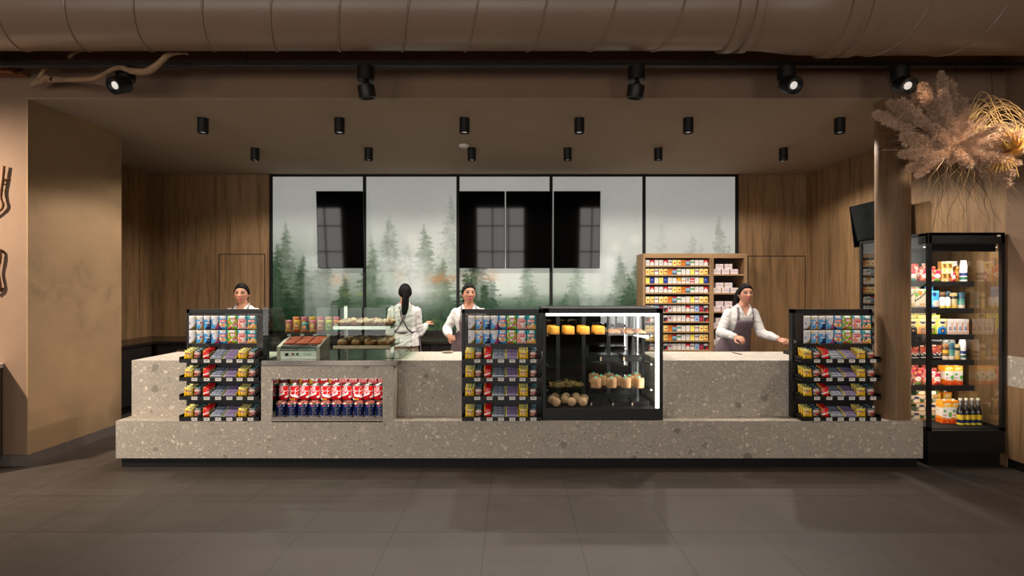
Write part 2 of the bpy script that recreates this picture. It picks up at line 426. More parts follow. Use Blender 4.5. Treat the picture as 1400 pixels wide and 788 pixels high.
# the shop front behind the camera: wall with glazed openings, seen only in reflections
WIN = [(-8.6, -6.6), (-5.4, -3.4), (-1.4, .5), (2.6, 4.1)]
WZ0, WZ1 = .25, 2.9
b = []; xs = XLL
for (a, c) in WIN: b.append((xs, a, YR - .15, YR, 0, ZC)); b.append((a, c, YR - .15, YR, 0, WZ0)); b.append((a, c, YR - .15, YR, WZ1, ZC)); xs = c
b.append((xs, XR, YR - .15, YR, 0, ZC))
sbox('wall_rear', M_ROOM, *b)
for i, (a, c) in enumerate(WIN):
    mb = MB(); w = .045
    for x in np.linspace(a + w / 2, c - w / 2, 4): mb.box(x - w / 2, x + w / 2, YR - .1, YR - .05, WZ0, WZ1)
    for z in (WZ0, WZ0 + .9, WZ1 - .75, WZ1 - w): mb.box(a, c, YR - .1, YR - .05, z, z + w)
    struct(mb.build('window_%d' % (i + 1), M_BLACK))
# concealed doors in the oak back wall
for i, (x0, x1, zt) in enumerate(((PX(300.5, YB), PX(361.5, YB), PZ(348.5, YB)), (PX(1023, YB), PX(1100, YB), PZ(351, YB)))):
    mb = MB(); g = .012
    mb.mat(1); mb.box(x0 - g, x0, YB - .004, YB, 0, zt + g); mb.box(x1, x1 + g, YB - .004, YB, 0, zt + g); mb.box(x0, x1, YB - .004, YB, zt, zt + g)
    mb.mat(0); mb.box(x0, x1, YB - .009, YB, 0.002, zt, .003)
    struct(mb.build('door_%d' % (i + 1), [M_WOODW, M_BLACKM]))

# ---------------------------------------------------------------- foggy forest wall panels
def conifer(img, X, Y, cx, top, bot, hw, col, alpha, seed, nb=9, fog=.0):
    """soft conifer silhouette on the printed picture, in photo-like units"""
    rg = np.random.RandomState(seed); t = (Y - top) / (bot - top); ok = (t > 0) & (t < 1.0); tt = np.clip(t, 0, 1)
    ph = rg.rand() * 6; side = np.where(X > cx, 1.3, 0.0)
    saw = np.modf(tt * nb * 1.7 + side + .25 * np.sin(tt * 23 + ph))[0]
    half = hw * (tt ** .8 * .95 + .03) * (.58 + .42 * saw) * (.55 + .9 * NOI[(seed + 1) % len(NOI)])
    e = np.clip((half - np.abs(X - cx + .04 * hw * np.sin(tt * 17 + ph))) / (.16 * hw + .6), 0, 1)
    n = NOI[seed % len(NOI)]
    a = np.clip(e * (0.55 + .75 * n) , 0, 1) * alpha * ok * (1 - fog * tt ** 2)
    a = np.where(ok, a, 0)[..., None]
    shade = (0.75 + .5 * NOI[(seed + 3) % len(NOI)])[..., None]
    return img * (1 - a) + np.array(col, float) * shade * a
def smooth_noise(h, w, cells, rg):
    gy, gx = cells; g = rg.rand(gy + 2, gx + 2); y = np.linspace(0, gy, h); x = np.linspace(0, gx, w); iy = y.astype(int); ix = x.astype(int)
    fy = (y - iy)[:, None]; fx = (x - ix)[None]; fy = fy * fy * (3 - 2 * fy); fx = fx * fx * (3 - 2 * fx)
    a = g[np.ix_(iy, ix)]; b_ = g[np.ix_(iy, ix + 1)]; c = g[np.ix_(iy + 1, ix)]; d = g[np.ix_(iy + 1, ix + 1)]
    return (a * (1 - fx) + b_ * fx) * (1 - fy) + (c * (1 - fx) + d * fx) * fy
def forest():
    W, H = 640, 216; rg = np.random.RandomState(3); Y, X = np.mgrid[0:H, 0:W].astype(float); X += 371; Y += 239
    global NOI
    NOI = [np.clip(.5 * smooth_noise(H, W, (22 + 4 * i, 70 + 9 * i), rg) + .5 * smooth_noise(H, W, (86, 256), rg), 0, 1) for i in range(7)]
    cloud = .6 * smooth_noise(H, W, (4, 9), rg) + .4 * smooth_noise(H, W, (9, 22), rg)
    t = (Y - 239) / H
    stops = [0, .3, .55, .75, .9, 1.0]
    pal = np.array([(196, 196, 190), (202, 205, 199), (200, 205, 197), (178, 187, 174), (84, 106, 86), (40, 58, 46)], float)
    img = np.stack([np.interp(t, stops, pal[:, k]) for k in range(3)], -1)
    img *= (1 + .05 * (cloud - .5))[..., None]
    def mist(cx, cy, rx, ry, a, col):
        nonlocal img
        q = np.exp(-(((X - cx) / rx) ** 2 + ((Y - cy) / ry) ** 2))[..., None] * a * (.7 + .6 * cloud[..., None]); img = img * (1 - np.clip(q, 0, 1)) + np.array(col, float) * np.clip(q, 0, 1)
    C = lambda *a, **k: conifer(img, X, Y, *a, **k)
    far, mid, near, deep = (150, 158, 146), (96, 112, 94), (54, 76, 54), (28, 48, 34)
    mist(392, 405, 50, 65, .7, (70, 92, 74)); mist(440, 430, 90, 42, .75, (64, 88, 68)); mist(520, 395, 46, 70, .4, (120, 138, 118))
    for (cx, tp, bt, hw, c, a, s, nb) in [
        (388, 300, 440, 34, mid, .8, 1, 9), (376, 330, 460, 40, near, .9, 2, 10), (412, 345, 460, 36, near, .85, 3, 9), (440, 330, 450, 40, mid, .8, 4, 8), (470, 372, 460, 34, near, .8, 5, 9), (392, 395, 470, 46, deep, .95, 6, 8), (432, 412, 475, 40, deep, .9, 7, 7),
        (531, 290, 372, 27, (138, 146, 134), .75, 8, 7), (580, 302, 410, 34, (116, 128, 112), .85, 9, 8), (556, 330, 400, 26, (150, 158, 146), .6, 10, 8), (618, 262, 400, 36, (150, 158, 147), .6, 11, 9), (507, 320, 470, 36, (98, 116, 94), .8, 12, 11), (520, 372, 480, 44, (84, 106, 82), .75, 13, 9), (605, 350, 440, 36, (92, 108, 86), .85, 14, 9), (612, 395, 470, 40, (92, 116, 92), .7, 15, 8),
        (651, 330, 450, 50, (44, 64, 44), .95, 16, 12), (668, 372, 470, 46, (56, 78, 56), .8, 17, 8), (722, 352, 460, 38, (110, 128, 108), .7, 18, 9), (790, 348, 460, 38, (118, 136, 116), .65, 19, 9), (772, 398, 470, 34, (80, 104, 80), .7, 20, 7), (850, 342, 440, 34, (112, 128, 110), .7, 21, 9), (862, 372, 460, 34, (54, 78, 56), .9, 22, 9), (835, 398, 470, 36, (48, 72, 52), .85, 23, 8), (872, 355, 450, 30, (70, 92, 70), .8, 24, 9),
        (986, 290, 400, 26, (156, 164, 152), .7, 25, 9), (948, 312, 400, 26, (168, 175, 165), .55, 26, 8), (905, 300, 400, 30, (180, 186, 176), .4, 27, 8), (960, 330, 430, 30, (162, 170, 158), .5, 28, 8), (1000, 330, 440, 30, (140, 150, 136), .6, 29, 8)]:
        img = C(cx, tp, bt, hw, c, a, s, nb)
    mist(572, 400, 30, 55, .75, (205, 208, 200)); mist(700, 330, 70, 50, .35, (204, 207, 200)); mist(825, 330, 40, 60, .35, (205, 208, 202)); mist(480, 290, 55, 45, .35, (205, 208, 202))
    low = np.clip((Y - 398) / 40, 0, 1)[..., None]; img = img * (1 - low * .85) + (np.array((36, 58, 43), float) * (.7 + .7 * NOI[2][..., None])) * low * .85
    for (cx, cy, rx, ry, a) in ((607, 379, 22, 7, .55), (596, 383, 12, 5, .4), (666, 378, 17, 9, .5), (462, 381, 12, 11, .5), (545, 378, 9, 9, .25)):
        q = np.exp(-(((X - cx) / rx) ** 2 + ((Y - cy) / ry) ** 2)) * a * np.clip(NOI[4] * 2.2 - .4, 0, 1); img = img * (1 - q[..., None]) + np.array((186, 124, 80), float) * q[..., None]
    for (cx, cy, rx, ry, a) in ((590, 446, 14, 9, .5), (470, 402, 9, 4, .5), (492, 402, 7, 3, .5)):
        q = np.exp(-(((X - cx) / rx) ** 2 + ((Y - cy) / ry) ** 2)) * a * np.clip(NOI[5] * 2.4 - .6, 0, 1); img = img * (1 - q[..., None]) + np.array((168, 160, 84), float) * q[..., None]
    grain = 1 + .03 * (NOI[6] - .5); img = np.clip(img * grain[..., None], 0, 255) / 255
    return np.where(img <= .04045, img / 12.92, ((img + .055) / 1.055) ** 2.4)
FOR = forest()
M_MURAL = vcol('printed_glass_panel', .06, .3)
_b = M_MURAL.node_tree.nodes['Principled BSDF']; _m = M_MURAL.node_tree
_k = _m.nodes.new('ShaderNodeMix'); _k.data_type = 'RGBA'; _k.blend_type = 'MULTIPLY'; _k.inputs[0].default_value = 1; _k.inputs[7].default_value = (.46, .46, .46, 1)
_m.links.new(_m.nodes['Attribute'].outputs[0], _k.inputs[6]); _m.links.new(_k.outputs[2], _b.inputs['Base Color']); _m.links.new(_m.nodes['Attribute'].outputs[0], _b.inputs['Emission Color']); _b.inputs['Emission Strength'].default_value = BACKLIT
MU = [PX(u, YB) for u in (371.5, 499, 626.3, 753.3, 880, 1006.5)]; MZ0, MZ1 = PZ(452, YB), ZN - .034
for i in range(5):
    x0, x1 = MU[i] + .024, MU[i + 1] - .024; W = 126; H = 214; c0 = int(round((i * 640) / 5)); sub = FOR[:H, c0:c0 + W]
    cols = np.ones((H, W, 4)); cols[..., :3] = sub[::-1]
    mb = MB(); mb.grid(lambda u, v: (x0 + u * (x1 - x0), YB - .016, MZ0 + v * (MZ1 - MZ0)), W, H, cols.tolist())
    mb.color((40, 40, 40)); mb.box(x0, x1, YB - .0155, YB - .002, MZ0, MZ1)
    w = ['beside the oak door, behind the lone screen', 'second from the oak door, with no screen', 'behind the first joined screens', 'behind the last joined screen', 'above the cigarette cabinet, mostly pale fog'][i]
    tag(mb.build('forest_panel', M_MURAL), 'backlit foggy forest glass panel ' + w, 'wall panel', 'foggy forest wall panels')
mb = MB(); fw = .022
for x in MU: mb.box(x - fw, x + fw, YB - .035, YB - .002, MZ0 - .045, MZ1 + .002)
mb.box(MU[0] - fw, MU[-1] + fw, YB - .035, YB - .002, MZ1 + .002, ZN - .002); mb.box(MU[0] - fw, MU[-1] + fw, YB - .035, YB - .002, MZ0 - .05, MZ0 - .002)
tag(mb.build('panel_frame', M_BLACKM), 'slim black frame holding the five foggy forest panels', 'frame')
# menu screens
yS = 7.86
scr = [(434.5, 498.5, 'hanging alone near the oak door'), (627.2, 690.3, 'first of the three side by side'), (691.8, 754.6, 'middle of the three side by side'), (756.6, 820, 'last of the three side by side')]
for (u0, u1, w) in scr:
    t = thing('menu_screen', 'blank black portrait menu screen, ' + w, 'screen', (PX((u0 + u1) / 2, yS), yS, PZ(367, yS)), 'blank menu screens')
    x0, x1, z0, z1 = PX(u0, yS), PX(u1, yS), PZ(367, yS), PZ(262.5, yS)
    TLT = Matrix.Translation((0, yS, z0)) @ Matrix.Rotation(math.radians(4), 4, 'X') @ Matrix.Translation((0, -yS, -z0))
    mb = MB(); mb.M = TLT; mb.box(x0, x1, yS + .004, yS + .03, z0, z1, .004); mb.build('housing', M_BLACKM, t)
    mb = MB(); mb.M = TLT; mb.add([(x0 + .008, yS + .003, z0 + .008), (x1 - .008, yS + .003, z0 + .008), (x1 - .008, yS - .003 + .004, z1 - .008), (x0 + .008, yS - .003 + .004, z1 - .008)], [(0, 1, 2, 3)]); mb.build('display', M_SCREEN, t)
    mb = MB(); mb.box((x0 + x1) / 2 - .15, (x0 + x1) / 2 + .15, yS - .02, YB - .018, (z0 + z1) / 2 - .1, (z0 + z1) / 2 + .1); mb.build('wall_bracket', M_BLACK, t)
# ---------------------------------------------------------------- air duct under the shop ceiling
DY, DZ, DR = 4.0, 3.70, .285
def duct_part(mb, xa, xb, ra, rb, n=48, segs=1):
    vs = []
    for i in range(segs + 1):
        t = i / segs; x = xa + (xb - xa) * t; r = ra + (rb - ra) * (t * t * (3 - 2 * t))
        vs += [(x, DY + r * math.cos(2 * PI * k / n), DZ + r * math.sin(2 * PI * k / n)) for k in range(n)]
    mb.add(vs, [(i * n + k, i * n + (k + 1) % n, (i + 1) * n + (k + 1) % n, (i + 1) * n + k) for i in range(segs) for k in range(n)])
def seam(mb, x0, pitch, r, turns=1.0, rr=.009, n=40):
    pts = []
    for i in range(int(n * turns) + 1):
        a = 2 * PI * i / n; pts.append((x0 + pitch * i / n, DY + (r + .001) * math.cos(-a), DZ + (r + .001) * math.sin(-a)))
    mb.tube(pts, rr, 6)
t = thing('air_duct', 'long round brown spiral air duct running under the shop ceiling', 'duct', (0, DY, DZ))
xj1, xj2, xj3 = PX(1015, 3.74), PX(1058, 3.74), PX(1172, 3.72)
mb = MB(); duct_part(mb, XLL, xj1, DR, DR); pitch = .485
x = PX(435, 3.74) - 12 * pitch - .06
while x < xj1 - pitch * 1.05:
    if x > XLL: seam(mb, x, pitch, DR)
    x += pitch
mb.build('spiral_section', M_DUCT, t, smooth=True, auto=40)
mb = MB(); RB = .318
def ring(mb, x, r, w, h=.016):
    n = 48; prof = [(x - w / 2, r - .002), (x - w / 2 + .008, r + h), (x + w / 2 - .008, r + h), (x + w / 2, r - .002)]
    vs = [(px, DY + pr * math.cos(2 * PI * k / n), DZ + pr * math.sin(2 * PI * k / n)) for (px, pr) in prof for k in range(n)]
    mb.add(vs, [(i * n + k, i * n + (k + 1) % n, (i + 1) * n + (k + 1) % n, (i + 1) * n + k) for i in range(3) for k in range(n)])
ring(mb, xj1 + .02, DR, .09, .02); ring(mb, xj1 + .13, DR + .004, .07, .014); mb.build('pipe_collar', M_DUCT, t, smooth=True, auto=40)
mb = MB(); duct_part(mb, xj1, xj1 + .2, DR, DR); duct_part(mb, xj1 + .2, xj2 + .42, DR, RB, segs=8); mb.build('reducer', M_DUCT, t, smooth=True, auto=40)
mb = MB(); duct_part(mb, xj2 + .42, XR, RB, RB)
for x in (PX(1290, 3.7), PX(1395, 3.7)): seam(mb, x - .35, .6, RB, rr=.008)
mb.build('wide_section', M_DUCT, t, smooth=True, auto=40)
mb = MB(); ring(mb, xj3, RB, .10, .02); ring(mb, xj3 + .14, RB, .09, .016); mb.build('pipe_collar', M_DUCT, t, smooth=True, auto=40)
for x in (-7, -3.9, -.6, 2.4): mb = MB(); mb.box(x - .02, x + .02, DY - .005, DY + .005, DZ + DR - .02, ZC); mb.build('hanger_strap', M_DUCT, t)

# ---------------------------------------------------------------- track rail and its spotlights
TY, TZ = 4.40, PZ(91.5, 4.40)
mb = MB(); mb.box(-8.2, XR, TY - .018, TY + .018, TZ, TZ + .034, .004)
tr = thing('lighting_track', 'long thin black lighting track below the brown air duct', 'light track', (0, TY, TZ))
mb.build('rail', M_BLACK, tr)
for x in (-6.2, -2.2, 1.6, 4.0): mb = MB(); mb.cyl((x, TY, TZ + .03), (x, TY, ZC), .003, 8); mb.build('suspension_rod', M_BLACKM, tr)
def track_spot(u, aim, label, lit, power=0, x=None, size=70, col=(1, .86, .7), TY=TY):
    x = PX(u, TY) if x is None else x; a = Vector(aim).normalized(); r = .07
    t = thing('track_spotlight', label, 'spotlight', (x, TY, TZ - .13), 'black spotlights on the track')
    mb = MB(); mb.lathe([(r - .004, TZ - .116), (r, TZ - .112), (r, TZ - .004), (r - .004, TZ)], x, TY, 0, 28); mb.build('driver_can', M_BLACK, t, smooth=True, auto=40)
    dn = abs(a.y) < .5; piv = Vector((x, TY, TZ - (.150 if dn else .135))); c0 = piv - a * (-.004 if dn else .03); c1 = piv + a * (.108 if dn else .095)
    if abs(a.y) > .5: off = Vector((.075 * (1 if a.x > 0 else -1), 0, 0)); c0 = c0 + Vector((0, -.03, -.02)); c1 = c1 + Vector((0, -.03, -.02))
    mb = MB(); mb.tube([piv + Vector((0, 0, .03)), piv + Vector((.02, 0, 0)), c0 + a * .02], [.022, .02, .024], 10); mb.build('swivel_joint', M_BLACKM, t, smooth=True)
    q = a.to_track_quat('Z', 'Y').to_matrix().to_4x4(); q.translation = c0
    mb = MB(); mb.M = q; L = (c1 - c0).length; mb.lathe([(r - .006, 0), (r, .005), (r, L - .003), (r - .002, L), (r - .012, L), (r - .018, L - .012), (.034, L - .02), (.032, L - .022)], 0, 0, 0, 32)
    mb.build('head', M_BLACK, t, smooth=True, auto=40)
    mb = MB(); mb.M = q; mb.lathe([(.030, L - .0215), (.030, L - .016), (.02, L - .013)], 0, 0, 0, 24); mb.build('lens', M_LENS if lit else M_BLACKM, t, smooth=True, auto=40)
    if TY < 4: mb = MB(); mb.cyl((x, TY, TZ), (x, TY, ZC), .008, 8); mb.build('drop_rod', M_BLACKM, t)
    if power:
        l = bpy.data.lights.new('spot_beam', 'SPOT'); l.energy = power; l.spot_size = math.radians(size); l.spot_blend = .8; l.shadow_soft_size = .03 if TY > 4 else .09; l.color = col
        o = bpy.data.objects.new('spot_beam', l); COL.objects.link(o); o.parent = t; o.location = (c1 + a * .012) - t.location; o.rotation_euler = (-a).to_track_quat('Z', 'Y').to_euler()
    return t
track_spot(172, (-.25, -.85, -.45), 'lit black track spotlight partly crossed by the driftwood branch', True, 30, size=60)
track_spot(500, (.12, .12, -.95), 'black track spotlight above the hanging lone menu screen, head tipped down', False, 45, size=95)
track_spot(870, (-.12, .12, -.95), 'black track spotlight above the joined menu screens, head tipped down', False, 45, size=95)
track_spot(1075, (.14, -.85, -.45), 'lit black track spotlight above the cigarette cabinet, facing the shop floor', True, 30, size=60)
track_spot(1230, (-.05, -.85, -.48), 'lit black track spotlight beside the pampas grass arrangement', True, 30, size=60)
track_spot(0, (-.40, .58, -.62), 'black ceiling spotlight lighting the pampas grass from the wall end', False, SPOT_PAMPAS, x=4.28, size=70, TY=3.55)
track_spot(0, (.50, .62, -.60), 'black ceiling spotlight lighting the pale plaster by the wall branches', False, SPOT_LEFT, x=-6.15, size=80, TY=2.9)
# surface downlights in the niche
dl = thing('ceiling_downlight', 'x', 'downlight', (0, 0, 0), 'black ceiling downlights')
mb = MB(); r = .051; mb.lathe([(r, 0), (r, -.004), (r, -.146), (r - .003, -.149), (r - .006, -.149), (r - .010, -.125)], 0, 0, 0, 26); mb.build('can', M_BLACK, dl, smooth=True, auto=40)
mb = MB(); mb.lathe([(.040, -.126), (.040, -.13), (.030, -.134)], 0, 0, 0, 24); mb.build('lens', M_LENS, dl, smooth=True, auto=40)
DL = Proto(dl)
DLX = [[-3.10, -1.73, -.477, .675, 1.768, 3.287], [-3.13, -1.746, -.49, .677, 1.782, 3.306]]; DLY = [5.32, 6.46]
DL_POW = DOWN_POWER
near = ['the oak door end', 'the lone menu screen', 'the middle staff place', 'the pastry case', 'the cigarette cabinet', 'the oak column']
for j in range(2):
    for i in range(6):
        o = DL.put((DLX[j][i], DLY[j], ZN), label='black cylinder downlight, ' + ORD[i] + (' in the row over the counter' if j == 0 else ' in the row nearer the forest panels'))
        l = bpy.data.lights.new('downlight_beam', 'SPOT'); l.energy = DL_POW[j]; l.spot_size = math.radians(134 if j == 0 else 156); l.spot_blend = .3; l.shadow_soft_size = .035; l.color = (1, .92, .83)
        q = bpy.data.objects.new('downlight_beam', l); COL.objects.link(q); q.parent = o; q.location = (0, 0, -.152)
mb = MB(); mb.lathe([(.05, 0), (.062, -.004), (.06, -.02), (.045, -.03), (.02, -.034)], PX(634.5, 6.3), 6.3, ZN, 28)
sd = thing('smoke_detector', 'small white round smoke detector beside the third rear downlight', 'smoke detector', (PX(634.5, 6.3), 6.3, ZN))
mb.build('detector_body', M_WHITE, sd, smooth=True, auto=40); mb = MB(); mb.lathe([(.016, -.030), (.016, -.037), (.012, -.039)], PX(634.5, 6.3), 6.3, ZN, 16); mb.build('sensor', flat('sensor_beige', (200, 180, 150)), sd, smooth=True, auto=40)

# ---------------------------------------------------------------- driftwood
M_BARK = m_wood('driftwood', (146, 116, 88), 'x', .35)
M_BARKD = m_wood('wall_branch', (128, 88, 54), 'z', .5)
M_CUT = flat('cut_end', (14, 11, 9), .9)
def rough_tube(mb, pts, rads, n=12, seed=1, cutm=None):
    """organic branch: Catmull-Rom through pts with lumps"""
    rg = random.Random(seed); P_ = [Vector(p) for p in pts]; out = []; ro = []
    for i in range(len(P_) - 1):
        p0, p1, p2, p3 = P_[max(i - 1, 0)], P_[i], P_[i + 1], P_[min(i + 2, len(P_) - 1)]
        for k in range(6):
            t = k / 6; out.append(.5 * (2 * p1 + (p2 - p0) * t + (2 * p0 - 5 * p1 + 4 * p2 - p3) * t * t + (3 * p1 - 3 * p2 + p3 - p0) * t ** 3)); ro.append((rads[i] * (1 - t) + rads[i + 1] * t) * rg.uniform(.9, 1.1))
    out.append(P_[-1]); ro.append(rads[-1]); mb.tube(out, ro, n)
    if cutm is not None:
        c = mb.cur; mb.mat(cutm)
        for (e, q) in ((0, 1), (-1, -2)):
            d = (out[e] - out[q]).normalized(); mb.tube([out[e] - d * .001, out[e] + d * .003], [ro[e] * .8, ro[e] * .78], n)
        mb.mat(c)
t = thing('driftwood_branch', 'pale crooked driftwood branch hanging under the duct across the track', 'branch', tuple(P(150, 100, 4.4)))
mb = MB(); B = lambda u, v, d: P(u, v, d)
rough_tube(mb, [B(44, 116.5, 4.62), B(60, 109, 4.58), B(95, 109, 4.45), B(130, 107, 4.33), B(160, 93, 4.25), B(180, 97, 4.22), B(200, 98, 4.2), B(216, 88, 4.19), B(230, 75, 4.2), B(246, 72, 4.22), B(258, 73.5, 4.24)], [.022, .027, .02, .018, .018, .024, .026, .024, .022, .014, .012], 12, 5, 1); mb.build('main_stem', [M_BARK, M_CUT], t, smooth=True)
mb = MB(); rough_tube(mb, [B(50, 113, 4.6), B(58, 100, 4.56), B(68, 88, 4.5), B(80, 86.5, 4.48)], [.018, .018, .014, .012], 10, 6, 1); mb.build('side_branch', [M_BARK, M_CUT], t, smooth=True)
mb = MB(); rough_tube(mb, [B(95, 78, 4.36), B(102, 72, 4.3), B(115, 69, 4.28), B(140, 70, 4.27)], [.016, .012, .009, .004], 8, 7, 1); mb.build('side_branch', [M_BARK, M_CUT], t, smooth=True)
mb = MB(); rough_tube(mb, [B(118, 109, 4.38), B(135, 114, 4.4), B(150, 118, 4.45), B(166, 125, 4.5)], [.006, .005, .004, .002], 8, 8); mb.build('twig', [M_BARK, M_CUT], t, smooth=True)
mb = MB(); rough_tube(mb, [B(57, 112, 4.58), B(63, 106, 4.53), B(70, 108, 4.5)], [.026, .024, .018], 10, 9, 1); mb.build('stub', [M_BARK, M_CUT], t, smooth=True)
# branches fixed to the front plaster, cut by the left frame edge
for k, (pts, rads, lab) in enumerate((
    ([B(5, 227, 4.73), B(3, 248, 4.735), B(1, 262, 4.735), B(1, 272, 4.73), B(3, 284, 4.735), B(-14, 300, 4.74)], [.012, .014, .015, .012, .013, .01], 'upper dark driftwood branch standing off the pale plaster wall'),
    ([B(-20, 336, 4.74), B(-2, 342, 4.735), B(0, 352, 4.735), B(-3, 372, 4.735), B(0, 392, 4.735), B(-6, 402, 4.74)], [.012, .012, .014, .012, .013, .012], 'lower dark driftwood branch fixed to the pale plaster wall'))):
    t = thing('wall_branch', lab, 'branch', tuple(pts[2])); mb = MB(); rough_tube(mb, pts, rads, 10, 20 + k); mb.build('main_stem', M_BARKD, t, smooth=True)
    mb = MB(); a = pts[1] if k == 0 else pts[4]
    rough_tube(mb, [a, a + Vector((.03, .02, .02)), a + Vector((.055, .05, .015))] if k == 0 else [a, a + Vector((-.06, .02, -.03)), a + Vector((-.1, .0, -.05))], [.014, .011, .008], 8, 30 + k); mb.build('side_branch', M_BARKD, t, smooth=True)
    mb = MB(); mb.cyl(a + Vector((-.01, 0, -.02)), Vector((a.x - .01, YF, a.z - .02)), .006, 8); mb.build('wall_pin', M_BLACK, t)
# timber slats seen over the track at the upper left corner
t = thing('timber_slat_canopy', 'red-brown timber slat canopy end high in the corner above the track', 'slat canopy', tuple(P(-20, 88, 4.6)))
mb = MB()
M_REDW = m_wood('red_timber', (136, 84, 50), 'x', .4)
for k in range(6):
    y0 = 4.30 + .078 * k; xe = PX(40, 4.75) - .10 * (5 - k) * .5
    mb.box(xe - 1.6, xe, y0, y0 + .066, 3.49, 3.515)
mb.build('slat', M_REDW, t)
mb = MB(); mb.box(PX(2, 4.6) - .03, PX(2, 4.6) + .03, 4.30, YF, 3.515, 3.56); mb.box(PX(2, 4.6) - .9, PX(2, 4.6) - .84, 4.30, YF, 3.515, 3.56); mb.build('batten', M_REDW, t)
# pale-topped side unit cut by the left frame edge
t = thing('side_unit', 'pale-topped grey side unit at the pale plaster wall', 'cabinet', (PX(-60, 4.5), 4.5, 0)); xe = PX(4.5, 4.755)
mb = MB(); mb.box(xe - 1.4, xe - .012, 4.42, YF - .015, .09, .885); mb.build('carcass', flat('taupe_laminate', (104, 92, 82), .6), t)
mb = MB(); mb.box(xe - 1.4, xe, 4.40, YF - .002, .885, .925, .004); mb.build('worktop', M_WHITE, t)
mb = MB(); mb.box(xe - 1.38, xe - .03, 4.46, YF - .03, 0, .09); mb.build('toe_kick', M_KICK, t)
# ---------------------------------------------------------------- service counter
CF, CU, CB = 4.70, 4.889, 5.567          # front of the step, front of the upper block, back
ZS, ZT = .42, .932                         # step height, counter height
XA, XE = -3.512, 3.643
PLX0, PLX1 = -2.224, -1.05                # drinks pod
PCX0, PCX1 = .273, 1.3437                 # pastry case
t = thing('service_counter', 'long speckled terrazzo counter with a low front step across the shop', 'counter', (0, 5.1, 0))
mb = MB()
mb.box(XA, PLX0, CF, 5.3, .09, ZS); mb.box(PLX1, XE, CF, 5.3, .09, ZS); mb.box(PLX0, PLX1, CF, CF + .02, .09, ZS); mb.build('base_step', M_TERR, t)
mb = MB(); mb.box(XA + .03, XE - .03, CF + .03, 5.3, 0, .09); mb.build('toe_kick', M_KICK, t)
mb = MB(); mb.box(XA + .005, PLX0, CU, CB, .0, ZT, .003); mb.build('upper_block', M_TERR, t)
mb = MB(); mb.box(PLX1, PCX0 - .005, CU, CB, .0, ZT, .003); mb.build('upper_block', M_TERR, t)
mb = MB(); mb.box(PCX1 + .005, 3.30, CU, CB, .0, ZT, .003); mb.build('upper_block', M_TERR, t)
mb = MB(); mb.box(PCX0 - .005, PCX1 + .005, 5.42, CB, 0, .40); mb.build('upper_block', M_TERR, t)
# drinks pod: terrazzo surround with a lit opening
ox0, ox1, oz0, oz1 = PX(371.3, CF), PX(523, CF), .43, PZ(518.2, CF)
PZT = .908
cv0, cv1 = PLX0 + .02, PLX1 - .02
mb = MB(); mb.box(PLX0, ox0, CF, CF + .02, ZS, PZT); mb.box(ox1, PLX1, CF, CF + .02, ZS, PZT); mb.box(PLX0, cv0, CF + .02, CB, ZS, PZT); mb.box(cv1, PLX1, CF + .02, CB, ZS, PZT); mb.box(ox0, ox1, CF, CF + .02, oz1, PZT); mb.box(cv0, cv1, CF + .02, CB, oz1 + .02, PZT); mb.box(cv0, cv1, 5.45, CB, 0, oz1 + .02); mb.box(ox0, ox1, CF, CF + .02, oz0 - .02, oz0); mb.box(cv0, cv1, CF + .02, 5.45, oz0 - .02, oz0)
mb.build('drinks_pod', M_TERR, t)
mb = MB(); mb.box(cv0, cv1, 5.43, 5.449, oz0, oz1 + .019); mb.box(cv0, cv1, CF + .03, 5.43, oz1 + .012, oz1 + .019); mb.build('niche_lining', M_BLACKM, t)
for (a, b_) in ((cv0 + .0005, cv0 + .004), (cv1 - .004, cv1 - .0005)): mb = MB(); mb.box(a, b_, CF + .021, 5.43, oz0, oz1 + .012); mb.build('niche_mirror', flat('dark_mirror', (150, 150, 150), .06, 1.0), t)
mb = MB(); mb.box(ox0 + .004, ox1 - .004, CF, CF + .012, oz0, oz0 + .022); mb.build('niche_sill', flat('sill_grey', (140, 132, 124), .4), t)
# shelves inside: the middle and rear rows of drinks stand higher
sh1, sh2 = .54, .60
mb = MB(); mb.box(cv0 + .005, cv1 - .005, 4.945, 5.13, sh1 - .012, sh1); mb.build('niche_shelf', M_BLACKM, t)
mb = MB(); mb.box(cv0 + .005, cv1 - .005, 5.16, 5.40, sh2 - .012, sh2); mb.build('niche_shelf', M_BLACKM, t)
mb = MB(); mb.box(ox0 + .01, ox1 - .01, CF + .04, CF + .05, oz1 - .007, oz1 - .0045); mb.build('led_strip', M_LED, t)
l = bpy.data.lights.new('niche_light', 'AREA'); l.shape = 'RECTANGLE'; l.size = ox1 - ox0 - .05; l.size_y = .02; l.energy = NICHE_POWER; l.color = (1, .95, .9)
o = bpy.data.objects.new('niche_light', l); COL.objects.link(o); o.parent = t; o.location = Vector(((ox0 + ox1) / 2, CF + .02, oz1 - .015)) - t.location; o.rotation_euler = (math.radians(45), 0, 0)

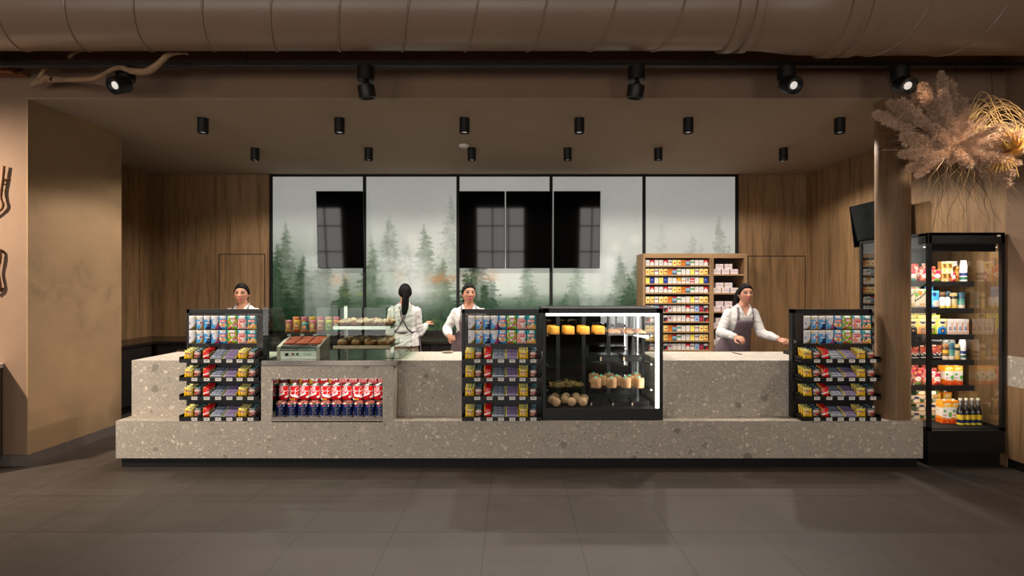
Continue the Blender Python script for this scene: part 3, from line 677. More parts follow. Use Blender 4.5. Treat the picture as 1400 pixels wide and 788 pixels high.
# cans and cartons
CANM = vcol('printed_can', .22, .5, .3)
def can_art(kind):
    if kind == 'blue':
        a = Art(44, 22, (10, 28, 78)); a.rect(0, .0, 1, .05, (150, 150, 158)); a.rect(0, .93, 1, 1, (120, 120, 130))
        for o_ in (0, .5):
            a.ell(.44 + o_, .17, .05, .07, (236, 236, 240)); a.rect(.395 + o_, .1, .485 + o_, .16, (206, 40, 40)); a.rect(.395 + o_, .2, .485 + o_, .26, (40, 80, 170))
            a.half(1, .35, .62 + o_, (230, 230, 235), .56 + o_, .08, .62 + o_, .3); a.half(1, .35, .665 + o_, (10, 28, 78), .56 + o_, .08, .66 + o_, .32)
    elif kind == 'red':
        a = Art(52, 28, (226, 26, 22)); a.rect(0, 0, 1, .05, (190, 190, 190)); y, x = a.yx(); x = x / a.w; y = y / a.h
        f = np.mod(x * 2, 1.0); w = .80 - .25 * f ** 1.6; a.a[(np.abs(y - w) < .035 + .03 * (1 - f))] = (250, 246, 240); a.a[y > w + .07 * (1 - f) + .03] = (176, 10, 20); a.a[(y > .93)] = (150, 10, 18)
        a.a[y < .05] = (190, 190, 190)
    elif kind == 'redwave':
        a = Art(52, 28, (220, 22, 22)); y, x = a.yx(); x = x / a.w; y = y / a.h; f = np.mod(x * 2 + .1, 1.0)
        a.a[(y > .55 + .35 * f) & (y < .72 + .32 * f)] = (250, 246, 240); a.a[y > .74 + .3 * f] = (186, 14, 22); a.a[(y > .9) & (f < .3)] = (226, 160, 40); a.a[y < .05] = (190, 190, 190)
    return a
M_LID = flat('copper_lid', (206, 140, 122), .3, 1.0); M_LIDS = flat('silver_lid', (180, 172, 160), .3, 1.0)
def make_can(name, kind, r, h, lidm, txt=None, tz=.5, size=.05, color=None, rot90=False):
    root = thing(name, 'x', 'drink can'); mb = MB(); drum(mb, can_art(kind), r, .012, h - .014)
    mb.color((120, 120, 124)); mb.lathe([(r * .82, 0), (r * .9, .004), (r, .012)], 0, 0, 0, 44)
    if txt:
        for o_ in (0, PI):
            vs, fs = text_mesh(txt, size, .0 if rot90 else .35)
            if rot90: vs = [(-q.y, q.x, 0) for q in vs]
            else: vs = [(q.x, q.y + .22 * q.x, 0) for q in vs]
            mb.color(color); mb.add([((r + .0009) * math.sin(q[0] / r + o_), -(r + .0009) * math.cos(q[0] / r + o_), h * tz + q[1]) for q in vs], fs)
    mb.build('can_body', CANM, root, smooth=True, auto=60)
    mb = MB(); mb.lathe([(r, h - .014), (r * .86, h - .003), (r * .86, h), (r * .8, h), (r * .78, h - .004), (.002, h - .004)], 0, 0, 0, 32); mb.build('can_lid', lidm, root, smooth=True, auto=40)
    return Proto(root)
blue = make_can('soda_can', 'blue', .0468, .142, M_LID, 'PEPSI', .42, .042, (140, 142, 150), True)
redA = make_can('soda_can', 'red', .0462, .158, M_LIDS, 'Coca-Cola', .60, .060, (255, 250, 246))
redB = make_can('soda_can', 'redwave', .0462, .158, M_LIDS, 'Coca-Cola', .62, .060, (255, 250, 246))
for i in range(10):
    u = 384.5 + 15.2 * i; blue.put((min(PX(u, 4.80), cv1 - .054), 4.80, oz0 + .001), rz=.3 + (.0 if i < 9 else -.25), label='blue soda can, %s from the snack rack in the lower niche row' % ORD[i], group='blue soda cans')
for i in range(10):
    u = 388.2 + 14.45 * i; p = redB if i in (1, 4, 7) else redA
    p.put((min(PX(u, 5.0), cv1 - .054), 5.0, sh1 + .001), rz=(.55 if p is redA else -.15), label='red soda can %s, %s along the middle niche row' % ('with a broad white swoosh' if p is redB else 'with big white script', ORD[i]), group='red soda cans')
def tin_art(k):
    a = Art(18, 20, (222, 30, 30))
    if k == 0: a.rect(0, 0, .4, 1, (244, 180, 40)); a.ell(.3, .2, .3, .25, (252, 240, 190)); a.scribble(.25, .1, .95, .55, (250, 250, 250), 3, .6)
    elif k == 1: a.scribble(.1, .08, .9, .5, (250, 250, 250), 4, .55)
    elif k == 2: a.rect(0, 0, .22, 1, (240, 190, 60)); a.scribble(.25, .1, .95, .5, (250, 250, 250), 6, .6)
    else: a.rect(0, 0, 1, .3, (246, 226, 226)); a.ell(.6, .12, .25, .14, (120, 30, 110)); a.scribble(.05, .25, .95, .6, (250, 180, 170), 5, .6)
    a.rect(0, .85, 1, 1, (180, 20, 24)); return a
tins = [Proto(tag(carton('drink_carton', tin_art(k), .088, .17, .07, (200, 40, 40), (230, 230, 230)), 'x', 'drink carton')) for k in range(4)]
for i in range(11):
    u = 391.5 + 13.3 * i; k = [0, 1, 2, 0, 1, 2, 3, 3, 3, 3, 3][i]
    xx = max(cv0 + .056, min(PX(u, 5.28), cv1 - .056))
    tins[k].put((xx, 5.27, sh2 + .001), label='%s drink carton, %s along the rear niche row' % (['red and yellow', 'plain red', 'yellow-edged red', 'pink and red'][k], ORD[i]), group='drink cartons at the niche back')

# ---------------------------------------------------------------- glass food case on the pod
gx0, gx1, gy0, gy1, gz0, gz1 = PLX0 + .012, PX(541, 4.72), 4.712, 5.50, .962, 1.42
t = thing('glass_food_case', 'clear glass food case with a steel front ledge on the drinks pod', 'display case', ((gx0 + gx1) / 2, 5.1, PZT))
mb = MB(); mb.box(PLX0 + .002, PX(543, CF), CF - .002, 4.886, PZT + .0005, .958, .003); mb.box(PLX0 + .002, PLX1 - .002, 4.886, 5.52, PZT + .0005, .958); mb.build('steel_deck', flat('deck_steel', (170, 160, 150), .16, 1.0), t)
mb = MB(); mb.box(PX(520, CF), PX(562, 5.0) , 4.80, 5.52, .958, .966); mb.build('glass_ledge', M_GLASSG, t)
def pane(mb, *b): mb.box(*b)
mb = MB(); mb.box(gx0, gx1, gy0, gy0 + .006, gz0, gz1); mb.build('front_glass', M_GLASSG, t)
mb = MB(); mb.box(gx0, gx0 + .006, gy0 + .006, gy1, gz0, gz1); mb.build('side_glass', M_GLASSG, t)
mb = MB(); mb.box(gx1 - .006, gx1, gy0 + .006, gy1, gz0, gz1); mb.build('side_glass', M_GLASSG, t)
mb = MB(); mb.box(gx0, gx1, gy0, gy1, gz1, gz1 + .006); mb.build('top_glass', M_GLASSG, t)
for (x, y) in ((PX(473, 5.31), 5.31), (gx1 - .16, 5.31)): mb = MB(); mb.box(x - .016, x + .016, y - .012, y + .012, .958, gz1); mb.build('upright_post', M_STEEL, t)
# roller grill
ry0, ry1, rx0, rx1 = 4.79, 5.06, PX(378.5, 4.79), PX(437, 4.79)
g = thing('roller_grill', 'small steel roller grill with sausages inside the glass case', 'grill', ((rx0 + rx1) / 2, 4.9, .9585))
mb = MB(); mb.box(rx0 + .03, rx1 - .03, ry0 + .004, ry1, .9585, 1.03, .004); mb.build('grill_body', M_STEEL, g)
M_GPANEL = flat('grill_panel', (214, 210, 202), .35, .3)
mb = MB(); mb.box(rx0 + .032, rx1 - .032, ry0, ry0 + .005, .972, 1.026); mb.build('control_panel', M_GPANEL, g)
for sx in (rx0, rx1 - .03):
    mb = MB(); zs = .9585
    mb.add([(sx, ry0, zs), (sx, ry1, zs), (sx, ry1, zs + .18), (sx, ry0 + .15, zs + .16), (sx, ry0, zs + .11), (sx + .03, ry0, zs), (sx + .03, ry1, zs), (sx + .03, ry1, zs + .18), (sx + .03, ry0 + .15, zs + .16), (sx + .03, ry0, zs + .11)],
           [(0, 4, 3, 2, 1), (5, 6, 7, 8, 9), (0, 1, 6, 5), (1, 2, 7, 6), (2, 3, 8, 7), (3, 4, 9, 8), (4, 0, 5, 9)]); mb.build('side_panel', flat('grill_side', (150, 138, 126), .4, .6), g)
mb = MB(); mb.box(rx0 + .035, rx1 - .04, ry0 - .004, ry0 + .06, 1.034, 1.050, .003); mb.build('drip_tray', M_CHROME, g)
for k in range(6):
    y = ry0 + .045 + k * .04; z = 1.068 + k * .009
    mb = MB(); mb.cyl((rx0 + .03, y, z), (rx1 - .03, y, z), .011, 12); mb.build('roller', M_CHROME, g, smooth=True, auto=40)
mb = MB(); mb.lathe([(.014, 0), (.014, .012), (.010, .016)], 0, 0, 0, 18); 
for q in range(len(mb.v)): x, y, z = mb.v[q]; mb.v[q] = (rx0 + .09 + x, ry0 - z, .999 + y)
kn = mb.build('knob', M_BLACKM, g, smooth=True, auto=40)
for dx in (.145, .185):
    mb = MB(); mb.box(rx0 + dx - .011, rx0 + dx + .011, ry0 - .004, ry0, .99, 1.012, .002); mb.build('switch', flat('switch_red', (150, 60, 40), .4) if dx < .16 else flat('switch_green', (60, 90, 50), .4), g)
mb = MB(); vs, fs = text_mesh('Combi', .026, .3); mb.add([(rx0 + .275 + q.x, ry0 - .0012, 1.0 + q.y) for q in vs], fs); mb.build('logo', flat('logo_green', (50, 100, 50), .5), g)
sau = Proto(tag(MB().tube([(-.055, 0, 0), (-.05, 0, 0), (-.02, 0, 0), (.02, 0, 0), (.05, 0, 0), (.055, 0, 0)], [.005, .011, .013, .013, .011, .005], 12).build('sausage', flat('sausage_skin', (176, 70, 34), .35, grain=.3, gscale=80), smooth=True), 'x', 'sausage'))
for k in range(5):
    for i in range(3):
        y = ry0 + .065 + k * .04; z = 1.068 + (k + .5) * .009 + .0195
        sau.put((rx0 + .085 + i * .118, y, z), label='browned sausage, %s place on the %s roller pair of the grill' % (ORD[i], ORD[k]), group='sausages on the roller grill')
# trays with buns
def bun():
    mb = MB(); rg = random.Random(4); bm = bmesh.new(); bmesh.ops.create_icosphere(bm, subdivisions=4, radius=1.0)
    kern = [Vector((rg.uniform(-1, 1), rg.uniform(-1, 1), rg.uniform(-.1, 1))).normalized() for _ in range(9)]
    cols = []
    for q in bm.verts:
        d = q.co.normalized(); m = max(d.dot(k) for k in kern); bump = .16 * max(0, (m - .80) / .2)
        z = d.z * (.86 if d.z > 0 else .5); q.co = Vector((d.x * (1 + bump), d.y * (1 + bump), z * (1 + bump) + .53)) * .053
    bm.verts.index_update(); vs = [q.co.copy() for q in bm.verts]; fs = [tuple(q.index for q in f.verts) for f in bm.faces]; fc = []
    for f in bm.faces:
        c = f.calc_center_median(); d = Vector((c.x, c.y, c.z - .03)).normalized(); m = max(d.dot(k) for k in kern)
        ice = d.z > .30 and m > .88 - .06 * d.z and rg.random() < .7
        fc.append(lin4((206, 182, 148)) if ice else (lin4((148, 96, 52)) if rg.random() < .7 else lin4((108, 64, 32))))
    bm.free(); mb.add(vs, fs, fc); return mb.build('iced_bun', vcol('baked_dough', .55), smooth=True)
BUN = Proto(tag(bun(), 'x', 'bun'))
tx0, tx1, ty0, ty1 = PX(455.5, 4.86), PX(534, 4.86), 4.86, 5.27
for j, z in enumerate((1.058, 1.234)):
    tr = thing('bun_tray', ['lower', 'upper'][j] + ' steel tray of iced buns in the glass case', 'tray', ((tx0 + tx1) / 2, 5.05, z - .02))
    mb = MB(); mb.box(tx0, tx1, ty0, ty1, z - .008, z); mb.box(tx0, tx1, ty0 - .006, ty0, z - .014, z + .016); mb.build('tray_base', M_STEEL if j else flat('tray_bronze', (150, 128, 108), .35, .8), tr)
    mb = MB(); mb.box(tx1 - .004, tx1, ty0, ty1, z, z + .05); mb.build('side_rail', M_GLASSG, tr)
    mb = MB(); mb.box(PX(473, 5.31) - .012, PX(473, 5.31) + .012, 5.1, 5.296, z - .02, z - .008); mb.build('bracket', M_STEEL, tr)
    for r in range(3):
        for c in range(4):
            BUN.put((tx0 + .075 + c * .123, ty0 + .07 + r * .128, z + .0005), rz=(r * 4 + c) * 1.3 + j, label='iced round bun, %s from the grill, %s row back on the %s tray' % (ORD[c], ORD[r], ['lower', 'upper'][j]), group='iced buns')
# rear shelf of snack bags in the case
sz = 1.165
t2 = thing('snack_shelf', 'dark shelf with price tags inside the glass case above the roller grill', 'shelf', (-2.0, 5.2, sz))
sx0, sx1 = gx0 + .012, PX(470, 5.31) - .03
mb = MB(); mb.box(sx0, sx1, 5.10, 5.30, sz - .02, sz); mb.build('shelf_board', M_BLACK, t2)
mb = MB(); mb.box(sx0, sx1, 5.092, 5.10, sz - .034, sz + .004); mb.build('price_rail', flat('rail_brown', (52, 44, 40), .5), t2)
for k in range(4):
    x = sx0 + .06 + k * .125; mb = MB(); mb.box(x - .018, x + .018, 5.090, 5.092, sz - .028, sz - .006); mb.build('price_tag', M_WHITE, t2)
for x in (sx0, sx1 - .02): mb = MB(); mb.box(x, x + .02, 5.28, 5.30, .9585, sz - .02); mb.build('shelf_leg', M_BLACK, t2)
def chip_art(k):
    c = [((178, 92, 110), (214, 160, 60)), ((196, 150, 50), (190, 70, 60)), ((40, 130, 140), (220, 110, 50)), ((190, 100, 116), (214, 180, 90)), ((190, 150, 120), (170, 80, 80)), ((190, 190, 80), (70, 150, 100)), ((210, 110, 60), (40, 140, 140))][k]
    a = Art(10, 14, c[0]); a.ell(.5, .42, .34, .22, c[1]); a.rect(0, .75, 1, .9, c[1]); a.scribble(.2, .35, .8, .5, (240, 220, 180), k, .5); return a
crisp = [Proto(tag(pouch('crisp_bag', chip_art(k), .068, .125 if k != 2 else .10, .04, (150, 90, 60)), 'x', 'crisp bag')) for k in range(7)]
nm = ['pink', 'mustard', 'teal and orange', 'rose', 'beige', 'lime', 'orange and teal']
for k in range(7): crisp[k].put((sx0 + .04 + k * .0775, 5.135, sz), label=nm[k] + ' crisp bag in the front row on the dark shelf above the grill', group='crisp bags in the glass case')
for i, k in enumerate((6, 0, 1, 3, 4, 0)): crisp[k].put((sx0 + .07 + i * .08, 5.235, sz), scale=(1, 1, 1.22), label=nm[k] + ' crisp bag standing %s in the rear row above the grill' % ORD[i], group='crisp bags in the glass case')
# ---------------------------------------------------------------- snack racks
YBK = 4.83                                # face of the back panel
RACKS = [(-2.598, 'beside drinks pod'), (-.0933, 'beside pastry case'), (2.9146, 'beside oak column')]
TRZ = [.968, .8045, .638, .4525]; TRF = 4.702
TIER = ['top', 'second', 'third', 'bottom']
# mesh material: perforated sheet
t_ = NT('perforated_sheet'); co = t_.coord((1, 1, 1)); mp = t_.node('ShaderNodeMapping'); t_.link(co, mp.inputs[0]); mp.inputs['Rotation'].default_value = (0, math.radians(45), 0)
sp = t_.node('ShaderNodeSeparateXYZ'); t_.link(mp.outputs[0], sp.inputs[0])
fx = t_.math('ABSOLUTE', t_.math('SUBTRACT', t_.math('FRACT', t_.math('MULTIPLY', sp.outputs[0], 95.0)), .5)); fz = t_.math('ABSOLUTE', t_.math('SUBTRACT', t_.math('FRACT', t_.math('MULTIPLY', sp.outputs[2], 95.0)), .5))
hole = t_.math('LESS_THAN', t_.math('MAXIMUM', fx, fz), .17)
t_.base(lin4((26, 25, 25))); t_.rough(.5)
trn = t_.node('ShaderNodeBsdfTransparent'); mx = t_.node('ShaderNodeMixShader'); t_.link(hole, mx.inputs[0]); t_.link(t_.b.outputs[0], mx.inputs[1]); t_.link(trn.outputs[0], mx.inputs[2]); t_.link(mx.outputs[0], t_.o.inputs[0])
M_PERF = t_.m
GUM = ['grey white', 'yellow topped', 'navy', 'magenta edged', 'red and blue', 'green fruity', 'pale pink', 'teal fruity']
def gum_art(k):
    w, h = (14, 22) if k < 4 else (18, 24); a = Art(w, h, (222, 220, 224))
    if k < 4:
        if k == 0: a.half(1, 1.4, 1.75, (150, 128, 60)); a.half(1, 1.4, 2.05, (96, 80, 36))
        if k == 1: a.half(-1, -2.4, -.75, (244, 196, 40)); a.ell(.2, .62, .52, .36, (66, 160, 222)); a.ell(.32, .55, .28, .16, (230, 232, 236)); a.half(1, .9, 1.45, (196, 150, 50)); a.rect(.6, .45, .95, .6, (190, 60, 60))
        if k == 2: a.ell(.2, .62, .62, .36, (66, 160, 222)); a.half(1, .9, 1.2, (18, 26, 86)); a.rect(.3, .52, .95, .6, (220, 224, 236))
        if k == 3: a.ell(.15, .62, .6, .36, (66, 160, 222)); a.ell(.45, .5, .3, .2, (226, 226, 230)); a.half(1, .9, 1.4, (176, 70, 130))
        a.ell(.24, .56, .14, .1, (20, 60, 160)); a.ell(.32, .54, .09, .06, (230, 232, 238)); a.rect(0, 0, 1, .12, (232, 226, 218)); a.scribble(.35, .05, .9, .12, (150, 140, 140), k, .4)
    elif k == 4:
        a.a[:] = (40, 160, 222); a.rect(.1, .30, .92, .5, (236, 96, 92)); a.scribble(.14, .34, .88, .46, (250, 220, 214), 2, .55); a.dots([(246, 130, 40), (246, 206, 90), (240, 240, 190)], 14, 5, .05, .6, .95, .82, .1); a.half(-.6, 1, .82 - .1, (16, 40, 120), 0, .7); a.rect(.25, 0, .85, .2, (240, 238, 236)); a.scribble(.35, .05, .8, .16, (200, 120, 120), 4, .5)
    elif k == 5:
        a.a[:] = (110, 200, 40); a.dots([(246, 100, 30), (228, 30, 60), (246, 200, 40), (230, 40, 150), (250, 240, 200), (70, 170, 30), (160, 20, 30)], 46, 8, .02, .05, .98, .97, .09); a.ell(.55, .36, .24, .12, (240, 214, 220)); a.rect(.25, 0, .8, .16, (240, 238, 236)); a.scribble(.3, .2, .8, .32, (200, 40, 60), 6, .5)
    elif k == 6:
        a.a[:] = (238, 190, 186); a.rect(0, 0, .3, .22, (40, 180, 214)); a.rect(.84, 0, 1, .3, (40, 180, 214)); a.rect(.1, .3, .85, .5, (224, 62, 72)); a.scribble(.14, .34, .82, .47, (250, 214, 214), 3, .55); a.dots([(244, 120, 70), (250, 220, 190), (226, 70, 60), (250, 240, 220)], 16, 9, .05, .6, .95, .92, .1); a.rect(.82, .62, 1, .8, (90, 190, 210)); a.rect(.2, 0, .8, .2, (240, 238, 236))
    else:
        a.a[:] = (24, 160, 168); a.ell(.5, .85, .6, .26, (246, 190, 96)); a.rect(.1, .3, .9, .5, (222, 60, 64)); a.scribble(.14, .34, .86, .47, (252, 220, 216), 7, .55); a.dots([(250, 130, 160), (30, 30, 30), (246, 210, 80), (240, 100, 50), (252, 240, 220)], 18, 12, .05, .62, .95, .95, .09); a.rect(.35, 0, .85, .2, (240, 238, 236)); a.scribble(.4, .06, .8, .16, (200, 120, 120), 5, .4)
    return a
GB = [640.2, 650.3, 660.5, 670.6, 681.3, 692.9, 706.6, 719.8, 733.0]
gums = []
for k in range(8):
    w = (GB[k + 1] - GB[k]) * .00656 * 1.0
    gums.append(Proto(tag(pouch('candy_bag', gum_art(k), w * .99, .118, .022, (210, 210, 214), vcol('glossy_pouch', .3), .08), 'x', 'candy bag')))
# tray products
def yel_art():
    a = Art(16, 15, (240, 198, 24)); a.rect(0, 0, 1, .18, (244, 220, 90)); a.scribble(.1, .05, .9, .16, (90, 150, 160), 2, .5); a.scribble(.12, .38, .9, .56, (110, 60, 120), 5, .75); a.scribble(.25, .28, .8, .36, (250, 230, 130), 1, .6); a.dots([(214, 130, 20), (250, 220, 90), (200, 90, 30)], 7, 3, .1, .66, .9, .92, .08); return a
def brn_art():
    a = Art(14, 15, (70, 38, 34)); a.rect(0, 0, 1, .16, (30, 60, 74)); a.scribble(.3, .04, .95, .14, (130, 190, 196), 2, .5); a.ell(.5, .40, .42, .2, (178, 140, 128)); a.scribble(.15, .3, .85, .5, (226, 206, 196), 8, .5); a.ell(.55, .68, .18, .12, (190, 30, 44)); a.ell(.25, .8, .12, .1, (214, 140, 50)); a.half(-.6, 1, .55, (140, 170, 160), .4, .82); return a
def red_art():
    a = Art(14, 16, (206, 14, 26)); a.half(-.5, -1, -.28, (226, 50, 40)); a.half(.4, 1, .5, (236, 26, 30)); y, x = a.yx(); x /= a.w; y /= a.h
    a.a[np.abs(y - (.78 - .25 * x)) < .07] = (250, 240, 236); a.rect(0, 0, .12, .5, (226, 160, 40)); a.rect(.9, .3, 1, .8, (120, 150, 30)); a.rect(0, .8, .14, 1, (60, 130, 40)); return a
pk = {}
pk['yellow'] = Proto(tag(pouch('candy_pouch', yel_art(), .082, .078, .028, (226, 180, 30), vcol('glossy_pouch', .3), .1), 'x', 'candy pouch'))
pk['brown'] = Proto(tag(pouch('candy_pouch', brn_art(), .074, .078, .028, (60, 34, 30), vcol('glossy_pouch', .3), .1), 'x', 'candy pouch'))
pk['red'] = Proto(tag(pouch('candy_pouch', red_art(), .068, .082, .03, (180, 14, 24), vcol('glossy_pouch', .3), .1), 'x', 'candy pouch'))
def bar(name, main, band, ink, end):
    mb = MB(); L, W, H = .116, .036, .018
    a = Art(22, 8, main); a.rect(.06, .58, .94, .74, band); a.scribble(.12, .36, .88, .56, band, 3, .4); a.rect(.06, .88, .94, 1, band); a.rect(0, 0, .08, 1, end); a.rect(.92, 0, 1, 1, end); cc = a.cols()
    def sec(u, v):
        e = min(1, min(u, 1 - u) / .09); an = v * PI * .94 + .03 * PI
        return ((u - .5) * L, -math.cos(an) * W / 2, math.sin(an) * H * (.25 + .75 * e) + .001)
    mb.grid(sec, 22, 8, cc)
    mb.color(main); mb.grid(lambda u, v: ((u - .5) * L, (.5 - v) * W * .99, .001), 4, 1)
    return Proto(tag(mb.build(name, vcol('glossy_pouch', .3), smooth=True), 'x', 'chocolate bar'))
pk['blue'] = bar('wafer_bar', (32, 58, 108), (222, 226, 230), (60, 80, 130), (170, 190, 170)); pk['purple'] = bar('wafer_bar', (96, 78, 126), (186, 172, 206), (80, 60, 120), (226, 206, 110))
TX = {'y1': -.283, 'b1': -.203, 'r': -.124, 'bl': -.0255, 'pu': .0935, 'y2': .196, 'b2': .283}
TAGX = [-.214, -.105, -.004, .096, .186, .283]
for (cx, where) in RACKS:
    t = thing('snack_rack', 'black tiered snack rack on the counter step ' + where, 'snack rack', (cx, 4.8, ZS), 'black snack racks on the counter step'); hw = .365
    mb = MB(); mb.box(cx - hw, cx - hw + .03, YBK - .004, YBK + .054, ZS + .001, 1.407, .002); mb.box(cx + hw - .03, cx + hw, YBK - .004, YBK + .054, ZS + .001, 1.407, .002); mb.box(cx - hw, cx + hw, YBK - .004, YBK + .054, 1.37, 1.407, .002); mb.build('frame', M_BLACK, t)
    mb = MB(); mb.box(cx - hw + .03, cx + hw - .03, YBK + .004, YBK + .006, 1.02, 1.37); mb.build('perforated_panel', M_PERF, t)
    mb = MB(); mb.box(cx - hw + .03, cx + hw - .03, YBK, YBK + .05, ZS + .001, 1.02); mb.build('back_panel', M_BLACK, t)
    for j, z in enumerate(TRZ):
        d1 = YBK - .002
        mb = MB(); mb.box(cx - .35, cx + .355, TRF - .004 + (.006 if j == 3 else 0), d1, z - .010, z - .001); mb.box(cx - .35, cx + .355, TRF - .006, TRF - .002, z - .030, z + .002)
        mb.box(cx - .35, cx - .346, TRF - .004, d1, z - .03, z + .02); mb.box(cx + .351, cx + .355, TRF - .004, d1, z - .03, z + .02); tray = mb.build('tray', M_BLACK, t)
        for x in TAGX:
            mb = MB(); mb.box(cx + x - .026, cx + x + .026, TRF - .008, TRF - .006, z - .029, z - .001); mb.mat(1); mb.box(cx + x - .018, cx + x + .014, TRF - .0085, TRF - .008, z - .016, z - .009); mb.build('price_tag', [M_WHITE, flat('tag_ink', (150, 145, 140), .6)], tray)
    for j, zb in enumerate((1.2326, 1.103)):
        mb = MB(); mb.cyl((cx - .325, 4.775, zb + .115), (cx + .325, 4.775, zb + .115), .003, 8)
        for k in range(8): mb.cyl((cx + ((GB[k] + GB[k + 1]) / 2 - 686) * .00656, 4.775, zb + .115), (cx + ((GB[k] + GB[k + 1]) / 2 - 686) * .00656, YBK, zb + .118), .0025, 6)
        mb.build('hook_rail', M_BLACKM, t)
        for k in range(8):
            x = cx + ((GB[k] + GB[k + 1]) / 2 - 686) * .00656
            gums[k].put((x, 4.758, zb), rz=0, label='%s candy bag, %s hook rail, rack %s' % (GUM[k], ['upper', 'lower'][j], where), group='candy bags on the hook rails')
    for j, z in enumerate(TRZ):
        for (key, kind, n) in (('y1', 'yellow', 3), ('b1', 'brown', 3), ('r', 'red', 3), ('y2', 'yellow', 3), ('b2', 'brown', 3)):
            for r in range(n):
                st = 'of its' if key == 'r' else ('of first' if key[-1] == '1' else 'of last')
                pk[kind].put((cx + TX[key] + random.uniform(-.002, .002), TRF + .022 + r * .036, z + .0005 + r * .0085), rot=(math.radians(-9), 0, random.uniform(-.03, .03)),
                    label='%s candy pouch, %s %s stack, %s tray, rack %s' % (kind, ['front', 'middle', 'rear'][r], st, TIER[j], where), group='%s candy pouches on the snack racks' % kind)
        for (key, kind) in (('bl', 'blue'), ('pu', 'purple')):
            for r in range(5):
                pk[kind].put((cx + TX[key] + random.uniform(-.002, .002), TRF + .02 + r * .0225, z + .0135 + r * .0115), rot=(math.radians(42), 0, random.uniform(-.02, .02)),
                    label='%s wafer bar, %s from front, %s tray, rack %s' % (kind, ORD[r], TIER[j], where), group='%s wafer bars on the snack racks' % kind)
# small chevron mark on the last rack
mb = MB(); cx = RACKS[2][0]
for k in range(2):
    x = cx - .352 + k * .013; z = PZ(467.5, 4.82); mb.tube([(x, YBK - .0045, z + .012), (x + .011, YBK - .0045, z), (x, YBK - .0045, z - .012)], .0018, 6)
ob = mb.build('chevron_mark', M_WHITE)
for o in bpy.data.objects:
    if o.name.startswith('snack_rack') and abs(o.location.x - cx) < .01: ob.parent = o; ob.matrix_parent_inverse = Matrix.Translation(-o.location)
# ---------------------------------------------------------------- refrigerated pastry case
x0, x1, y0, y1, z0, z1 = PCX0, PCX1, 4.72, 5.40, ZS + .001, 1.42
t = thing('pastry_case', 'black framed lit pastry display case with glass shelves', 'display case', ((x0 + x1) / 2, 5.06, z0))
mb = MB(); mb.box(x0, x1, y0, y1, z0, .525, .004); mb.build('base', M_BLACK, t)
mb = MB(); w = .04
mb.box(x0, x0 + .028, y0, y0 + w, .525, 1.375); mb.box(x1 - .03, x1, y0, y0 + w, .525, 1.375); mb.box(x0, x0 + .028, y1 - w, y1, .525, 1.375); mb.box(x1 - .03, x1, y1 - w, y1, .525, 1.375)
for x in (PX(763, 5.38), PX(798, 5.38), PX(832, 5.38)): mb.box(x - .018, x + .018, y1 - .03, y1 - .005, .525, 1.375)
mb.build('frame', M_BLACK, t)
mb = MB(); mb.box(x0, x1, y0, y0 + .06, 1.375, z1, .004); mb.box(x0, x1, y1 - .06, y1, 1.375, z1, .004); mb.box(x0, x0 + .06, y0, y1, 1.375, z1, .004); mb.box(x1 - .06, x1, y0, y1, 1.375, z1, .004); mb.box(x0 + .05, x1 - .05, y0 + .05, y1 - .05, z1 - .012, z1 - .004); mb.build('top', M_BLACK, t)
mb = MB(); mb.box(x0 + .028, x1 - .03, y0 + .004, y0 + .010, .525, 1.375); mb.build('front_glass', M_GLASS, t)
mb = MB(); mb.box(x0 + .002, x0 + .008, y0 + w, y1 - w, .525, 1.375); mb.build('side_glass', M_GLASS, t)
mb = MB(); mb.box(x1 - .008, x1 - .002, y0 + w, y1 - w, .525, 1.375); mb.build('side_glass', M_GLASS, t)
mb = MB(); mb.box(x0 + .028, x1 - .03, y1 - .02, y1 - .014, .525, 1.375); mb.build('sliding_door', glass('smoked_glass', (120, 122, 120), 1.0, .03), t)
zl = PZ(430.8, y0)
mb = MB(); mb.box(x0 + .03, x1 - .062, y0 + .012, y0 + .024, 1.352, 1.3745); mb.build('led_strip', M_LED, t)
mb = MB(); mb.box(x1 - .062, x1 - .032, y0 + .012, y0 + .020, .527, 1.3745); mb.build('led_strip', M_LED, t)
px_ = x1 - .075
for x in (x0 + .05, px_): mb = MB(); mb.box(x - .009, x + .009, y1 - .05, y1 - .035, .525, 1.375); mb.build('shelf_post', M_CHROME, t)
SH = [1.176, .915, .683]
for k, z in enumerate(SH):
    xs = x1 - .07
    mb = MB(); mb.box(x0 + .032, xs - (.06 if k == 0 else .02), y0 + .09, y1 - .05, z - .006, z); mb.build('glass_shelf', M_GLASSG, t)
    for x in (x0 + .05, px_): mb = MB(); mb.box(x - .006, x + .006, y0 + .10, y1 - .05, z - .016, z - .006); mb.build('shelf_bracket', M_CHROME, t)
for (n, a) in (('top', 1), ('side', 0)):
    l = bpy.data.lights.new('case_light', 'AREA'); l.shape = 'RECTANGLE'; l.energy = CASE_POWER[0 if a else 1]; l.color = (1, .97, .92)
    l.size, l.size_y = (x1 - x0 - .1, .015) if a else (.015, .8)
    o = bpy.data.objects.new('case_light', l); COL.objects.link(o); o.parent = t
    if a: o.location = Vector(((x0 + x1) / 2, y0 + .03, 1.35)) - t.location; o.rotation_euler = (math.radians(40), 0, 0)
    else: o.location = Vector((x1 - .066, y0 + .03, .95)) - t.location; o.rotation_euler = Vector((.8, -.6, 0)).to_track_quat('Z', 'Y').to_euler()
